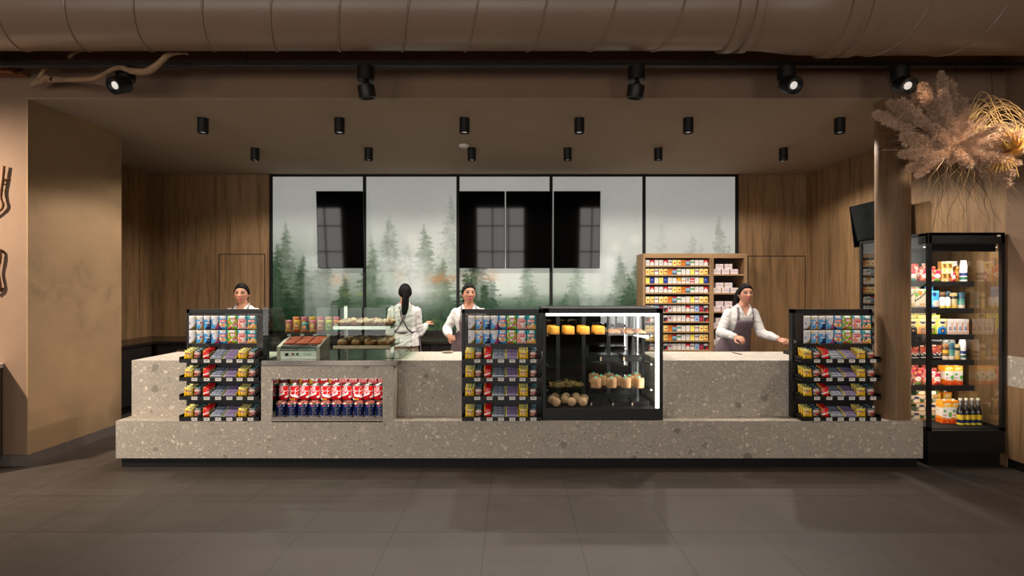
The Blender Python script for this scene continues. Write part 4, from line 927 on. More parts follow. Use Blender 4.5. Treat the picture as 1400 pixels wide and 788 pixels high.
# yellow cakes on the top shelf
M_CHEESE = flat('yellow_glaze', (222, 154, 48), .4, grain=.12, gscale=25)
M_CRUMB = flat('cake_base', (190, 120, 50), .8, grain=.3, gscale=90)
def cake():
    r = thing('yellow_cake', 'x', 'cake'); mb = MB(); mb.lathe([(.040, .012), (.047, .016), (.047, .060), (.044, .069), (.036, .073), (.0, .074)], 0, 0, 0, 28); mb.build('glazed_cake', M_CHEESE, r, smooth=True, auto=50)
    mb = MB(); mb.lathe([(.046, 0), (.049, .002), (.049, .013), (.044, .015)], 0, 0, 0, 28); mb.build('cake_board', M_CRUMB, r, smooth=True, auto=50); return Proto(r)
CK = cake()
for r in range(2):
    for i in range(4):
        u = (758 + 20.6 * i) if r == 0 else (750.5 + 20.3 * i + 4); d = 4.87 if r == 0 else 5.0
        CK.put((max(PX(u, d), x0 + .085), d, SH[0] + .001), label='round yellow cake, %s in the %s row on the top pastry shelf' % (ORD[i], ['front', 'rear'][r]), group='round yellow cakes')
def nut_pastry():
    mb = MB(); rg = random.Random(11); bm = bmesh.new(); bmesh.ops.create_icosphere(bm, subdivisions=4, radius=1)
    k = [Vector((rg.gauss(0, 1), rg.gauss(0, 1), abs(rg.gauss(0, .8)))).normalized() for _ in range(26)]
    for q in bm.verts:
        d = q.co.normalized(); m = max(d.dot(z) for z in k); s = 1 + .22 * max(0, (m - .88) / .12); q.co = Vector((d.x * .062 * s, d.y * .052 * s, max(-.004, d.z) * .04 * s + .004))
    bm.verts.index_update(); vs = [q.co.copy() for q in bm.verts]; fs = [tuple(q.index for q in f.verts) for f in bm.faces]
    fc = [lin4(rg.choice([(150, 96, 58), (178, 130, 86), (116, 68, 38), (164, 112, 68)])) for f in fs]; bm.free(); mb.add(vs, fs, fc); return Proto(tag(mb.build('nut_pastry', vcol('baked_dough', .55), smooth=True), 'x', 'pastry'))
NP = nut_pastry()
for i, (u, d) in enumerate(((840, 4.87), (858.5, 4.88), (877, 4.89), (836, 5.0), (854, 5.0), (871, 5.01), (845, 5.13), (862, 5.13))):
    NP.put((min(PX(u, d), x1 - .16), d, SH[0] + .005), rz=i * 1.1, scale=.8, label='nut-topped pastry beside the yellow cakes, %s counted from the front cakes' % ORD[i], group='nut-topped pastries')
mb = MB(); zz = SH[0]; mb.add([(PX(866, 4.83), 4.83, zz - .012), (PX(887, 4.83), 4.83, zz - .04), (PX(887, 4.83), 4.83, zz - .008), (PX(866, 4.83), 4.83, zz - .004)] + [(PX(866, 4.83), 4.834, zz - .012), (PX(887, 4.83), 4.834, zz - .04), (PX(887, 4.83), 4.834, zz - .008), (PX(866, 4.83), 4.834, zz - .004)], [(0, 1, 2, 3), (7, 6, 5, 4), (0, 4, 5, 1), (1, 5, 6, 2), (2, 6, 7, 3), (3, 7, 4, 0)])
mb.build('shelf_end_trim', M_WHITE, t)
# black pastry boxes
def pbox():
    r = thing('pastry_box', 'x', 'pastry box'); mb = MB(); mb.box(-.085, .085, -.10, .10, 0, .05, .006); mb.build('box_body', flat('pastry_box_black', (24, 19, 17), .25), r)
    mb = MB(); mb.box(-.088, .088, -.103, .103, .046, .062, .005); mb.build('box_lid', flat('pastry_box_lid', (34, 32, 30), .12), r)
    mb = MB(); mb.box(-.085, -.072, -.1015, -.1, .006, .044); mb.build('corner_label', flat('label_tan', (226, 190, 160), .5), r); return Proto(r)
PB = pbox()
for i, (u, d, s, lab) in enumerate(((829, 5.02, 1, 'nearer the middle of the middle pastry shelf'), (860, 5.02, 1, 'at the lit end of the middle pastry shelf'), (817, 4.93, 2, 'beside the pale balls on the case floor'), (846, 4.93, 2, 'middle of the three on the case floor'), (872, 4.93, 2, 'under the chrome post on the case floor'))):
    z = SH[1] + .001 if s == 1 else .5265
    PB.put((PX(u, d) + (.01 if s == 1 else 0), d, z), scale=(1, 1, 1) if s == 1 else (.93, 1, .62), label='glossy black pastry box ' + lab, group='black pastry boxes')
# crumbed cakes with mint dabs
def crumb():
    r = thing('crumb_cake', 'x', 'cake'); mb = MB(); rg = random.Random(3); prof = [(.040, 0), (.047, .004), (.046, .03), (.048, .06), (.046, .082), (.040, .088), (0, .089)]; mb.lathe(prof, 0, 0, 0, 32)
    mb.v = [(x * (1 + rg.uniform(-.03, .03)), y * (1 + rg.uniform(-.03, .03)), z) for (x, y, z) in mb.v]; mb.build('crumbed_cake', flat('crumb_coat', (190, 140, 96), .85, grain=.3, gscale=60), r, smooth=True, auto=60)
    mb = MB(); mb.lathe([(.017, .087), (.014, .095), (.006, .102), (0, .104)], 0, 0, 0, 16); mb.build('mint_dab', flat('mint_cream', (110, 206, 168), .45), r, smooth=True); return Proto(r)
CC = crumb(); n = 0
for (d, us, w) in ((4.88, (815, 836, 855.5, 873.5), 'front'), (5.0, (822, 843, 860.5), 'middle'), (5.13, (812, 833, 873), 'rear')):
    for i, u in enumerate(us): CC.put((min(PX(u, d), x1 - .145), d, SH[2] + .001), rz=i, label='crumb-coated cake with mint dab, %s in the %s row, lowest glass shelf' % (ORD[i], w), group='crumb-coated cakes')
# seeded brittle slab at the end of the lowest shelf
def brittle():
    mb = MB(); rg = random.Random(5)
    for i in range(240):
        c = Vector((rg.uniform(-.15, .15), rg.uniform(-.09, .09), 0)); hgt = .05 * (1 - abs(c.x) / .2) * (1 - abs(c.y) / .14) + .004; c.z = rg.uniform(0.004, hgt + .006)
        d = Vector((rg.gauss(0, 1), rg.gauss(0, 1), rg.gauss(0, .5))).normalized() * rg.uniform(.012, .028); mb.color(rg.choice([(150, 120, 60), (120, 100, 52), (176, 146, 80), (96, 76, 40)])); a = c - d; b_ = c + d
        a.z = max(a.z, .003); b_.z = max(b_.z, .003); mb.tube([a, c, b_], [.002, .0045, .002], 5)
    return mb.build('straw_noodle_nest', vcol('straw', .6))
o = brittle(); o.location = (PX(775, 4.92), 4.95, SH[2] + .004); tag(o, 'tangle of dry straw-coloured noodles on the lowest glass pastry shelf', 'noodles'); o['kind'] = 'stuff'
# pale round balls on the case floor
mb = MB(); mb.sphere((0, 0, .041), .041, 24, 16); BL = Proto(tag(mb.build('coconut_ball', flat('ball_coat', (208, 166, 126), .8, grain=.12, gscale=120), smooth=True), 'x', 'sweet ball'))
for i, (u, d) in enumerate(((760.5, 4.80), (781.5, 4.81), (797, 4.81), (772, 4.90), (788, 4.905), (754.5, 4.885), (759, 4.99), (774, 5.0), (787.5, 5.0), (798.5, 4.93))):
    BL.put((max(PX(u, d), x0 + .075), d, .5265 + (.004 if d > 4.86 else 0)), label='pale coated ball, %s of the heap on the pastry case floor' % ORD[i], group='pale coated balls')
# ---------------------------------------------------------------- cigarette cabinet
YC = 7.534; cx0, cx1, cz1 = PX(879, YC), PX(1022, YC), PZ(346.8, YC)
t = thing('cigarette_cabinet', 'oak wall cabinet filled with cigarette packs behind the counter', 'cabinet', ((cx0 + cx1) / 2, 7.7, 0))
st, dv0, dv1, rs = PX(882.2, YC), PX(970.2, YC), PX(975.8, YC), PX(1017.5, YC)
mb = MB(); mb.box(cx0, st, YC, YB - .04, 0, cz1, .002); mb.build('side_panel', M_WOODKZ, t)
mb = MB(); mb.box(rs, cx1, YC, YB - .04, 0, cz1, .002); mb.build('side_panel', M_WOODKZ, t)
mb = MB(); mb.box(dv0, dv1, YC, YB - .045, 0, PZ(353, YC), .002); mb.build('divider', M_WOODKZ, t)
mb = MB(); mb.box(st, rs, YC, YB - .04, PZ(353, YC), cz1, .002); mb.build('top_panel', M_WOODK, t)
mb = MB(); mb.box(st, rs, YB - .055, YB - .04, 0.0, cz1 - .06); mb.build('back_panel', flat('cabinet_back', (52, 36, 30), .7), t)
SHV = [363.5, 375.6, 387.6, 400.2, 414.0, 426.3, 439.7, 453.3, 465.8, 478.5]
SZ = [PZ(v, YC + .02) for v in SHV]
for z in SZ: mb = MB(); mb.box(st, dv0, YC + .004, YB - .056, z - .021, z, .001); mb.build('shelf', M_WOODK, t)
SHR = [375, 400.6, 426.2, 448.8, 471.5]; SZR = [PZ(v, YC + .02) for v in SHR]
for z in SZR: mb = MB(); mb.box(dv1, rs, YC + .004, YB - .056, z - .021, z, .001); mb.build('shelf', M_WOODK, t)
mb = MB(); mb.box(st, dv0, YC + .012, YC + .03, .1, SZ[-1] - .05); mb.build('lower_door', M_WOODKZ, t)
mb = MB(); mb.box(dv1, rs, YC + .012, YC + .03, .1, SZR[-1] - .05); mb.build('lower_door', M_WOODKZ, t)
mb = MB(); mb.box(st, rs, YC + .04, YC + .06, 0, .1); mb.build('plinth', M_KICK, t)
W_ = (216, 211, 204)
def cig(kind):
    a = Art(12, 18, W_); nm = ''
    if kind == 'slash': a.half(1, -.9, .1, (200, 200, 204)); a.half(1, -.9, .32, W_); a.scribble(.15, .55, .85, .62, (110, 110, 120), 1, .5); nm = 'white silver-slashed'
    elif kind == 'redtop': a.rect(0, 0, 1, .5, (196, 16, 40)); y, x = a.yx(); x /= a.w; y /= a.h; a.a[(y > .2 + abs(x - .5) * .0 + .0) & (np.abs(x - .5) < (y - .2) * 1.1)] = W_; a.scribble(.2, .6, .8, .66, (60, 60, 60), 2, .6); nm = 'red-roofed white'
    elif kind == 'redscript': y, x = a.yx(); a.scribble(.2, .25, .6, .6, (206, 80, 80), 3, .45); nm = 'white red-lettered'
    elif kind == 'belt': a.rect(0, .34, 1, .48, (110, 40, 44)); nm = 'white maroon-belted'
    elif kind == 'gold': a.a[:] = (244, 220, 130); a.rect(0, 0, 1, .12, (250, 240, 200)); a.ell(.55, .55, .25, .16, (206, 70, 30)); nm = 'pale gold'
    elif kind == 'camel': a.a[:] = (240, 206, 116); a.ell(.6, .52, .34, .12, (140, 50, 24)); a.rect(0, .85, 1, 1, (214, 160, 60)); nm = 'tan'
    elif kind == 'orange': a.a[:] = (206, 112, 20); a.scribble(.2, .2, .8, .6, (110, 50, 10), 5, .4); nm = 'orange'
    elif kind == 'sky': a.a[:] = (130, 170, 190); a.rect(0, 0, 1, .2, (176, 24, 40)); a.half(0, 1, .72, (50, 90, 110)); a.ell(.5, .2, .3, .14, (176, 24, 40)); nm = 'sky blue'
    elif kind == 'green': a.rect(0, .3, 1, .55, (70, 140, 84)); nm = 'green-banded'
    elif kind == 'white': a.ell(.5, .5, .12, .1, (196, 170, 150)); nm = 'plain white'
    elif kind == 'vee': a.ell(.5, .0, .2, .14, (30, 34, 70)); a.scribble(.3, .45, .7, .6, (120, 120, 130), 7, .4); nm = 'dark-notched white'
    elif kind == 'yellow': a.a[:] = (240, 222, 100); a.ell(.5, .0, .2, .12, (60, 50, 20)); a.scribble(.3, .35, .7, .5, (190, 160, 60), 7, .5); nm = 'lemon yellow'
    elif kind == 'navy': a.a[:] = (24, 44, 130); a.scribble(.3, .35, .7, .5, (150, 170, 220), 8, .5); nm = 'deep blue'
    elif kind == 'amber': a.a[:] = (216, 156, 30); a.rect(0, .62, 1, 1, W_); a.rect(.1, .66, .9, .72, (120, 90, 40)); nm = 'amber-topped'
    elif kind == 'obelt': a.rect(0, .5, 1, .68, (226, 140, 40)); a.ell(.5, .58, .2, .1, (180, 50, 30)); nm = 'orange-belted white'
    elif kind == 'checker': a.ell(.5, .45, .34, .28, (50, 50, 54)); a.ell(.5, .45, .16, .14, W_); nm = 'black-ringed white'
    elif kind == 'redbars': a.rect(0, .15, 1, .42, (186, 20, 50)); a.rect(0, .6, 1, .85, (186, 20, 50)); nm = 'red-barred white'
    elif kind == 'blacktri': a.rect(0, .35, 1, 1, (24, 26, 46)); a.half(1, 1, 1.45, (216, 30, 30), 0, .35); nm = 'black and red'
    elif kind == 'reddot': a.a[:] = (190, 190, 190); a.ell(.5, .42, .28, .2, (150, 20, 40)); nm = 'grey red-dotted'
    elif kind == 'lblue': a.a[:] = (150, 182, 224); a.rect(.3, .5, .7, .8, (50, 70, 130)); nm = 'light blue'
    elif kind == 'maroon': a.a[:] = (150, 26, 56); a.rect(0, 0, 1, .16, (60, 60, 100)); a.ell(.5, .55, .2, .16, (196, 90, 110)); nm = 'maroon'
    return a, nm
CG = {}
def cigp(k):
    if k not in CG: a, nm = cig(k); CG[k] = (Proto(tag(carton('cigarette_pack', a, .055, .085, .024, (205, 200, 194), (210, 206, 200), mat=vcol('printed_card', .4)), 'x', 'cigarette pack')), nm)
    return CG[k]
RA = 'slash redtop redscript slash redtop belt gold camel orange sky green redscript slash redtop'.split()
RB_ = 'gold camel belt gold camel orange sky green vee white yellow belt gold camel'.split()
RC = 'yellow navy white yellow navy slash vee amber obelt checker redbars white yellow navy'.split()
RD = 'blacktri belt lblue maroon blacktri reddot redscript redscript slash redtop belt lblue maroon blacktri'.split()
RE = 'gold camel white gold camel orange sky green vee white yellow belt gold camel'.split()
ROWS = [RA, RB_, RC, RA, RB_, RD, RD, RE, RE, RD]
for r, row in enumerate(ROWS):
    for i, k in enumerate(row):
        p, nm = cigp(k); x = PX(882.2 + .4 + 6.13 * (i + .5), YC + .02)
        p.put((x, YC + .042, SZ[r] + .0003), rz=random.uniform(-.03, .03), label='%s cigarette pack, %s along the %s cabinet shelf' % (nm, ORD[i], ORD[r] + ' highest' if r else 'highest'), group='cigarette packs in the oak cabinet')
def ct_art(acc):
    a = Art(16, 10, (216, 202, 200)); a.rect(0, .5, 1, .56, (170, 150, 150)); a.rect(.93, 0, 1, 1, acc); a.scribble(.3, .2, .8, .4, (170, 130, 130), 3, .4); return a
ACC = [(150, 80, 130), (120, 60, 40), (200, 170, 60), (50, 130, 130)]
CTN = [Proto(tag(carton('tobacco_carton', ct_art(c), .113, .072, .2, (196, 180, 178), (206, 196, 194), mat=vcol('printed_card', .4)), 'x', 'carton')) for c in ACC]
AN = ['violet-ended', 'brown-ended', 'yellow-ended', 'teal-ended']
for r, z in enumerate(SZR):
    p = [(0, 1), (2, 3), (0, 1), (2, 2), (0, 1)][r]
    for i in range(3):
        CTN[p[i % 2]].put((dv1 + .066 + i * .122, YC + .14, z + .0005), label='%s tobacco carton, %s in the lower row on the %s side shelf' % (AN[p[i % 2]], ORD[i], ORD[r]), group='tobacco cartons on the side shelves')
    for i in range(2):
        CTN[p[i]].put((dv1 + .105 + i * .128, YC + .15, z + .073), label='%s tobacco carton, %s in the upper row on the %s side shelf' % (AN[p[i]], ORD[i], ORD[r]), group='tobacco cartons on the side shelves')
# ---------------------------------------------------------------- dark rear work counter
t = thing('rear_counter', 'dark rear work counter with drawers under the forest panels', 'counter', (-1.8, 7.55, 0)); bx0, bx1, by0, bz = XL + .002, cx0 - .01, 7.14, .88
mb = MB(); mb.box(bx0, bx1, by0, YB - .06, bz - .04, bz, .003); mb.build('worktop', M_DARKW, t)
mb = MB(); mb.box(XL + .6, bx1, by0 + .03, YB - .002, .1, bz - .04); mb.build('carcass', M_DARKC, t)
mb = MB(); mb.box(XL + .6, bx1, by0 + .08, by0 + .1, 0, .1); mb.build('toe_kick', M_KICK, t)
mb = MB(); mb.box(-3.6, bx1, YB - .059, YB - .04, bz - .04, bz + .04); mb.build('upstand', M_DARKW, t)
n = 9; wd = (bx1 - XL - .62) / n
for i in range(n):
    xa = XL + .61 + i * wd
    mb = MB(); mb.box(xa + .006, xa + wd - .006, by0 + .012, by0 + .03, .62, bz - .05, .002); dr = mb.build('drawer', M_DARKC, t)
    mb = MB(); mb.box(xa + wd / 2 - .09, xa + wd / 2 + .09, by0 + .008, by0 + .012, .70, .77); mb.build('label_holder', flat('bronze_plate', (112, 84, 58), .4, .2), dr)
    mb = MB(); mb.box(xa + .006, xa + wd - .006, by0 + .012, by0 + .03, .11, .612, .002); mb.build('door', M_DARKC, t)
t = thing('side_counter', 'dark side counter along the oak wall beyond the plaster pier', 'counter', (-5.1, 6.5, 0))
mb = MB(); mb.box(XL + .002, XL + .58, YP + .01, by0 - .004, bz - .04, bz, .003); mb.build('worktop', M_DARKW, t)
mb = MB(); mb.box(XL + .002, XL + .55, YP + .02, by0 - .004, .1, bz - .04); mb.build('carcass', M_DARKC, t)
mb = MB(); mb.box(XL + .002, XL + .5, YP + .03, by0 - .004, 0, .1); mb.build('toe_kick', M_KICK, t)
mb = MB(); mb.box(XL + .002, XL + .02, YP + .01, by0 - .004, bz, bz + .085); mb.build('upstand', M_DARKW, t)
for i in range(2):
    mb = MB(); ya = YP + .03 + i * .6; mb.box(XL + .55, XL + .566, ya, ya + .59, .11, bz - .05, .002); dr = mb.build('door', M_DARKC, t)
# ---------------------------------------------------------------- things on the counter
t = thing('payment_terminal', 'dark till screen on the counter end behind the last snack rack', 'till', (PX(1080, 5.3), 5.3, ZT))
px0 = PX(1099, 5.25)
mb = MB(); mb.box(px0 - .13, px0 + .13, 5.16, 5.40, ZT, ZT + .035, .006); mb.build('base', M_BLACK, t)
mb = MB(); mb.box(px0 - .03, px0 + .03, 5.32, 5.36, ZT + .03, ZT + .10); mb.build('stand', M_BLACK, t)
q = Matrix.Translation((px0, 5.30, ZT + .085)) @ Matrix.Rotation(math.radians(24), 4, 'X')
mb = MB(); mb.M = q; mb.box(-.115, .115, -.012, .012, -.06, .07, .006); mb.build('housing', M_BLACK, t)
mb = MB(); mb.M = q; mb.box(-.10, .10, .012, .014, -.05, .06); mb.build('display', M_SCREEN, t)
t = thing('counter_pen', 'slim brown pen lying on the bright counter top before the cashier', 'pen', (PX(1003, 5.35), 5.35, ZT))
a, b_ = Vector((PX(1001, 5.45), 5.45, ZT + .006)), Vector((PX(1014, 5.3), 5.27, ZT + .006))
mb = MB(); mb.tube([a, a.lerp(b_, .15), a.lerp(b_, .9)], [.003, .005, .005], 10); mb.build('barrel', flat('pen_brown', (92, 70, 54), .4), t, smooth=True, auto=40); mb = MB(); mb.tube([a.lerp(b_, .9), b_], [.005, .001], 10); mb.build('tip', M_CHROME, t, smooth=True, auto=40)
t = thing('coin_dish', 'small round beige coin dish on the counter edge near the middle cashier', 'dish', (PX(612, 5.46), 5.46, ZT))
mb = MB(); mb.lathe([(.03, 0), (.055, .004), (.06, .014), (.056, .014), (.05, .007), (0, .006)], PX(612, 5.46), 5.46, ZT, 24); mb.build('dish_body', flat('dish_beige', (176, 160, 140), .5), t, smooth=True, auto=40); mb = MB(); mb.lathe([(.048, .0072), (.046, .0085), (0, .0085)], PX(612, 5.46), 5.46, ZT, 24); mb.build('dish_mat', M_BLACKM, t)
# ---------------------------------------------------------------- oak column on the step
t = thing('oak_column', 'round oak-clad column standing on the counter step', 'column', (3.48, 4.85, ZS))
mb = MB(); mb.lathe([(.137, .014), (.137, ZN - ZS - .02)], 3.48, 4.85, ZS, 48); mb.build('shaft', M_WOODC, t, smooth=True, auto=40)
mb = MB(); mb.lathe([(.140, 0.0005), (.140, .014), (.137, .016)], 3.48, 4.85, ZS, 48); mb.build('base_ring', M_WOODC, t, smooth=True, auto=40)
mb = MB(); mb.lathe([(.137, ZN - ZS - .022), (.142, ZN - ZS - .018), (.142, ZN - ZS - .0005)], 3.48, 4.85, ZS, 48); mb.build('top_ring', M_WOODC, t, smooth=True, auto=40)
# ---------------------------------------------------------------- tilted television on the oak side wall
t = thing('wall_television', 'black television tilted down from the oak side wall beside the column', 'television', (4.2, 6.3, 1.98))
za, zb2 = 2.02, 2.66
A = [P(1167.5, 339, 6.62), P(1161, 283, 6.62)]
yb0, yb1 = 6.62, 5.75
c0 = A[0]; c1 = A[1]; e = Vector((0, yb1 - yb0, 0)); nrm = Vector((-(c1.z - c0.z), 0, (c1.x - c0.x))).normalized()
if nrm.x > 0: nrm = -nrm
mb = MB(); vs = [c0, c1, c1 + e, c0 + e]; bk = [q - nrm * .045 for q in vs]; mb.add(vs + bk, [(0, 1, 2, 3), (7, 6, 5, 4), (0, 4, 5, 1), (1, 5, 6, 2), (2, 6, 7, 3), (3, 7, 4, 0)]); mb.build('housing', M_BLACKM, t)
ins = lambda q, cen: q + (cen - q) * .03 + nrm * .001
cen = (vs[0] + vs[2]) / 2; mb = MB(); mb.add([ins(q, cen) for q in vs], [(0, 1, 2, 3)]); mb.build('display', M_SCREEN, t)
mb = MB(); m_ = cen - nrm * .04; mb.box(m_.x, XR, m_.y - .1, m_.y + .1, m_.z - .08, m_.z + .08); mb.build('wall_bracket', M_BLACK, t)
# ---------------------------------------------------------------- open multideck fridge
fx0, fx1, fy0, fy1, fz1 = 3.722, 4.408, 4.74, 5.68, 2.097
t = thing('display_fridge', 'tall black open display fridge with glass sides beside the oak column', 'fridge', ((fx0 + fx1) / 2, 5.2, 0))
mb = MB(); mb.box(fx0, fx1, fy0, fy1, .118, .325, .006); mb.build('base_panel', M_BLACK, t)
mb = MB(); mb.box(fx0 + .02, fx1 - .02, fy0 + .03, fy1 - .02, 0, .118)
for k in range(6): mb.box(fx0 + .04, fx1 - .04, fy0 + .024, fy0 + .03, .02 + k * .015, .028 + k * .015)
mb.build('vent_grille', M_KICK, t)
mb = MB(); mb.box(fx0, fx1, fy0, fy0 + .12, fz1 - .10, fz1, .006); mb.box(fx0, fx1, fy0, fy1, fz1 - .03, fz1, .004); mb.box(fx0 + .03, fx1 - .03, fy0 + .12, fy1 - .1, fz1 - .12, fz1 - .03); mb.build('canopy', M_BLACK, t)
mb = MB(); a = Vector((fx0 + .02, fy0 + .08, 1.95)); mb.box(fx0 + .03, fx1 - .03, fy0 + .06, fy0 + .075, 1.93, fz1 - .1); mb.build('night_blind', M_BLACKM, t)
mb = MB(); w = .03
for (x, y) in ((fx0, fy0), (fx1 - w, fy0), (fx0, fy1 - w), (fx1 - w, fy1 - w)): mb.box(x, x + w, y, y + w, .32, fz1 - .03)
for x in (fx0, fx1 - w): mb.box(x, x + w, fy0, fy1, .32, .35)
mb.build('frame', M_BLACK, t)
mb = MB(); mb.box(fx0 + .01, fx0 + .016, fy0 + w, fy1 - w, .35, fz1 - .03); mb.build('side_glass', M_GLASSM, t)
mb = MB(); mb.box(fx1 - .016, fx1 - .01, fy0 + w, fy1 - w, .35, fz1 - .03); mb.build('side_glass', M_GLASSM, t)
mb = MB(); mb.box(fx0 + w, fx1 - w, fy1 - .10, fy1 - .03, .32, fz1 - .03); mb.build('back_panel', M_BLACK, t)
mb = MB(); lx = PX(1366, fy0); lz = PZ(322.5, fy0)
mb.box(lx - .018, lx - .006, fy0 - .0015, fy0, lz - .008, lz + .008); mb.box(lx - .004, lx + .012, fy0 - .0015, fy0, lz - .004, lz + .008); mb.box(lx - .004, lx + .012, fy0 - .0015, fy0, lz - .008, lz - .006); mb.build('maker_badge', M_WHITE, t)
mb = MB(); mb.box(fx0 + .04, fx1 - .04, fy0 + .085, fy0 + .105, fz1 - .128, fz1 - .12); mb.build('led_strip', M_LED, t)
l = bpy.data.lights.new('fridge_light', 'AREA'); l.shape = 'RECTANGLE'; l.size = fx1 - fx0 - .1; l.size_y = .05; l.energy = FRIDGE_POWER; l.color = (1, .93, .84)
o = bpy.data.objects.new('fridge_light', l); COL.objects.link(o); o.parent = t; o.location = Vector(((fx0 + fx1) / 2, fy0 + .10, fz1 - .135)) - t.location; o.rotation_euler = (math.radians(52), 0, 0)
FS = [1.659, 1.405, 1.155, .912, .669]; FD = .332; sy0 = 5.04
mb = MB(); mb.box(fx0 + .03, fx1 - .02, fy0 + .04, fy1 - .10, .325, FD); mb.build('deck', M_BLACKM, t)
for z in FS:
    mb = MB(); mb.box(fx0 + .03, fx1 - .022, sy0, fy1 - .10, z - .012, z); mb.box(fx0 + .03, fx1 - .022, sy0 - .006, sy0, z - .045, z + .003); sh = mb.build('shelf', M_BLACK, t)
    mb = MB(); mb.box(fx0 + .05, fx1 - .05, sy0 + .006, sy0 + .02, z - .022, z - .013); mb.build('led_strip', M_LED, sh)
    l = bpy.data.lights.new('shelf_light', 'AREA'); l.shape = 'RECTANGLE'; l.size = fx1 - fx0 - .12; l.size_y = .015; l.energy = SHELF_POWER; l.color = (1, .93, .84)
    o = bpy.data.objects.new('shelf_light', l); COL.objects.link(o); o.parent = t; o.location = Vector(((fx0 + fx1) / 2, sy0 + .012, z - .024)) - t.location; o.rotation_euler = (math.radians(25), 0, 0)
for sx in (1,):  # strip and lamp added behind the post to brighten the oak wall
    x = fx0 + .036 if sx > 0 else fx1 - .036
    mb = MB(); mb.box(x - .004, x + .004, fy0 + .034, fy0 + .044, .4, 1.9); mb.build('led_strip', M_LED, t)
    l = bpy.data.lights.new('post_fill', 'AREA'); l.shape = 'RECTANGLE'; l.size = .015; l.size_y = 1.45; l.energy = POST_FILL; l.color = (1, .9, .78)
    o = bpy.data.objects.new('post_fill', l); COL.objects.link(o); o.parent = t; o.location = Vector((x + .008 * sx, fy0 + .05, 1.15)) - t.location; o.rotation_euler = Vector((-sx * .95, -.25, 0)).to_track_quat('Z', 'Y').to_euler()
# products
def A_salad(k):
    a = Art(16, 24, (208, 70, 50)); a.dots([(244, 120, 60), (250, 200, 120), (220, 40, 50), (250, 236, 220), (60, 90, 40), (236, 90, 110)], 44, 20 + k, 0, 0, 1, 1, .09); a.ell(.5, .22, .24, .1, (206, 20, 90)); a.ell(.5, .52, .36, .17, (244, 236, 226)); a.scribble(.25, .46, .75, .58, (190, 110, 90), k, .4); a.ell(.5, .86, .4, .1, [(0, 150, 140), (200, 30, 50), (90, 160, 60)][k % 3]); return a
def A_cream():
    a = Art(18, 24, (226, 212, 186)); a.half(-1, -1, -.62, (206, 196, 170)); y, x = a.yx(); x /= a.w; y /= a.h; a.a[np.abs(y - (.62 - .5 * x)) < .05] = (90, 84, 70); a.ell(.3, .2, .2, .14, (232, 140, 60)); a.ell(.12, .3, .14, .1, (110, 170, 50)); a.rect(.3, .75, .75, .82, (214, 150, 50)); a.rect(.66, .05, .95, .12, (110, 170, 50)); return a
def A_bluep():
    a = Art(14, 22, (70, 170, 224)); a.ell(.3, .2, .2, .12, (20, 50, 110)); a.ell(.5, .72, .36, .18, (240, 226, 210)); a.half(.5, 1, .8, (220, 200, 180), .2, .6); a.rect(0, .92, 1, 1, (50, 110, 190)); return a
def A_cheese(k):
    c = [(40, 44, 40), (226, 140, 40), (170, 204, 40), (30, 130, 210)][k]
    a = Art(16, 22, (240, 224, 96)); a.ell(.5, .26, .36, .2, (228, 214, 170)); a.rect(.25, .18, .75, .26, (30, 30, 70)); a.rect(.38, .26, .62, .33, (30, 30, 70)); a.ell(.5, .76, .46, .3, c); a.rect(.04, .72, .96, .98, c); a.scribble(.25, .52, .75, .58, (240, 230, 190), k, .5); a.ell(.5, .74, .2, .13, (24, 34, 90)); a.ell(.5, .74, .1, .06, (220, 150, 60)); return a
def A_jerky(): a = Art(14, 22, (22, 20, 20)); a.rect(.15, .30, .95, .66, (150, 40, 36)); a.scribble(.15, .3, .95, .66, (206, 120, 90), 4, .35); a.rect(.15, .28, .4, .34, (240, 220, 200)); y, x = a.yx(); x /= a.w; y /= a.h; a.a[(np.abs(y - (.78 - .12 * np.abs(np.sin(x * 9)))) < .025) & (x > .2)] = (230, 228, 224); a.rect(.2, .88, .9, .91, (200, 200, 196)); return a
def A_juice(): a = Art(12, 26, (238, 232, 224)); a.rect(0, 0, 1, .12, (246, 150, 30)); a.rect(0, .12, 1, .26, (246, 190, 60)); a.scribble(.25, .1, .9, .2, (250, 240, 220), 3, .6); a.ell(.25, .44, .14, .07, (70, 150, 60)); a.ell(.85, .6, .16, .12, (90, 170, 60)); a.scribble(.1, .62, .6, .67, (206, 40, 50), 5, .8); a.half(-.1, 1, .72, (238, 120, 20)); a.half(.1, 1, .86, (224, 70, 20)); a.dots([(250, 190, 90)], 6, 7, .1, .82, .9, .96, .05); return a
def A_juiceside(): a = Art(8, 26, (246, 160, 40)); a.rect(0, .3, 1, .7, (238, 226, 210)); a.half(0, 1, .78, (236, 110, 20)); return a
def A_veg(): a = Art(16, 12, (214, 190, 158)); a.rect(0, 0, 1, .2, (220, 200, 170)); a.ell(.5, .26, .26, .16, (36, 36, 90)); a.ell(.15, .62, .2, .24, (40, 80, 40)); a.ell(.88, .6, .18, .24, (50, 90, 40)); a.ell(.5, .66, .3, .22, (236, 214, 180)); a.half(0, 1, .86, (190, 130, 80)); return a
def A_milk(): a = Art(14, 24, (234, 228, 224)); a.ell(.5, .62, .2, .12, (40, 60, 120)); a.ell(.5, .62, .1, .07, (234, 228, 224)); a.rect(.72, .2, 1, .8, (224, 160, 120)); a.rect(0, .84, 1, 1, (226, 190, 170)); a.scribble(.15, .1, .7, .3, (210, 190, 190), 4, .4); return a
def A_tan(): a = Art(12, 18, (226, 176, 96)); a.rect(0, 0, 1, .14, (240, 214, 170)); a.half(1, -.6, .1, (120, 80, 30), .2, .2, .8, .6); a.rect(0, .74, 1, 1, (236, 210, 180)); a.rect(.35, .78, .7, .98, (236, 190, 30)); return a
PRINT = vcol('printed_packaging')
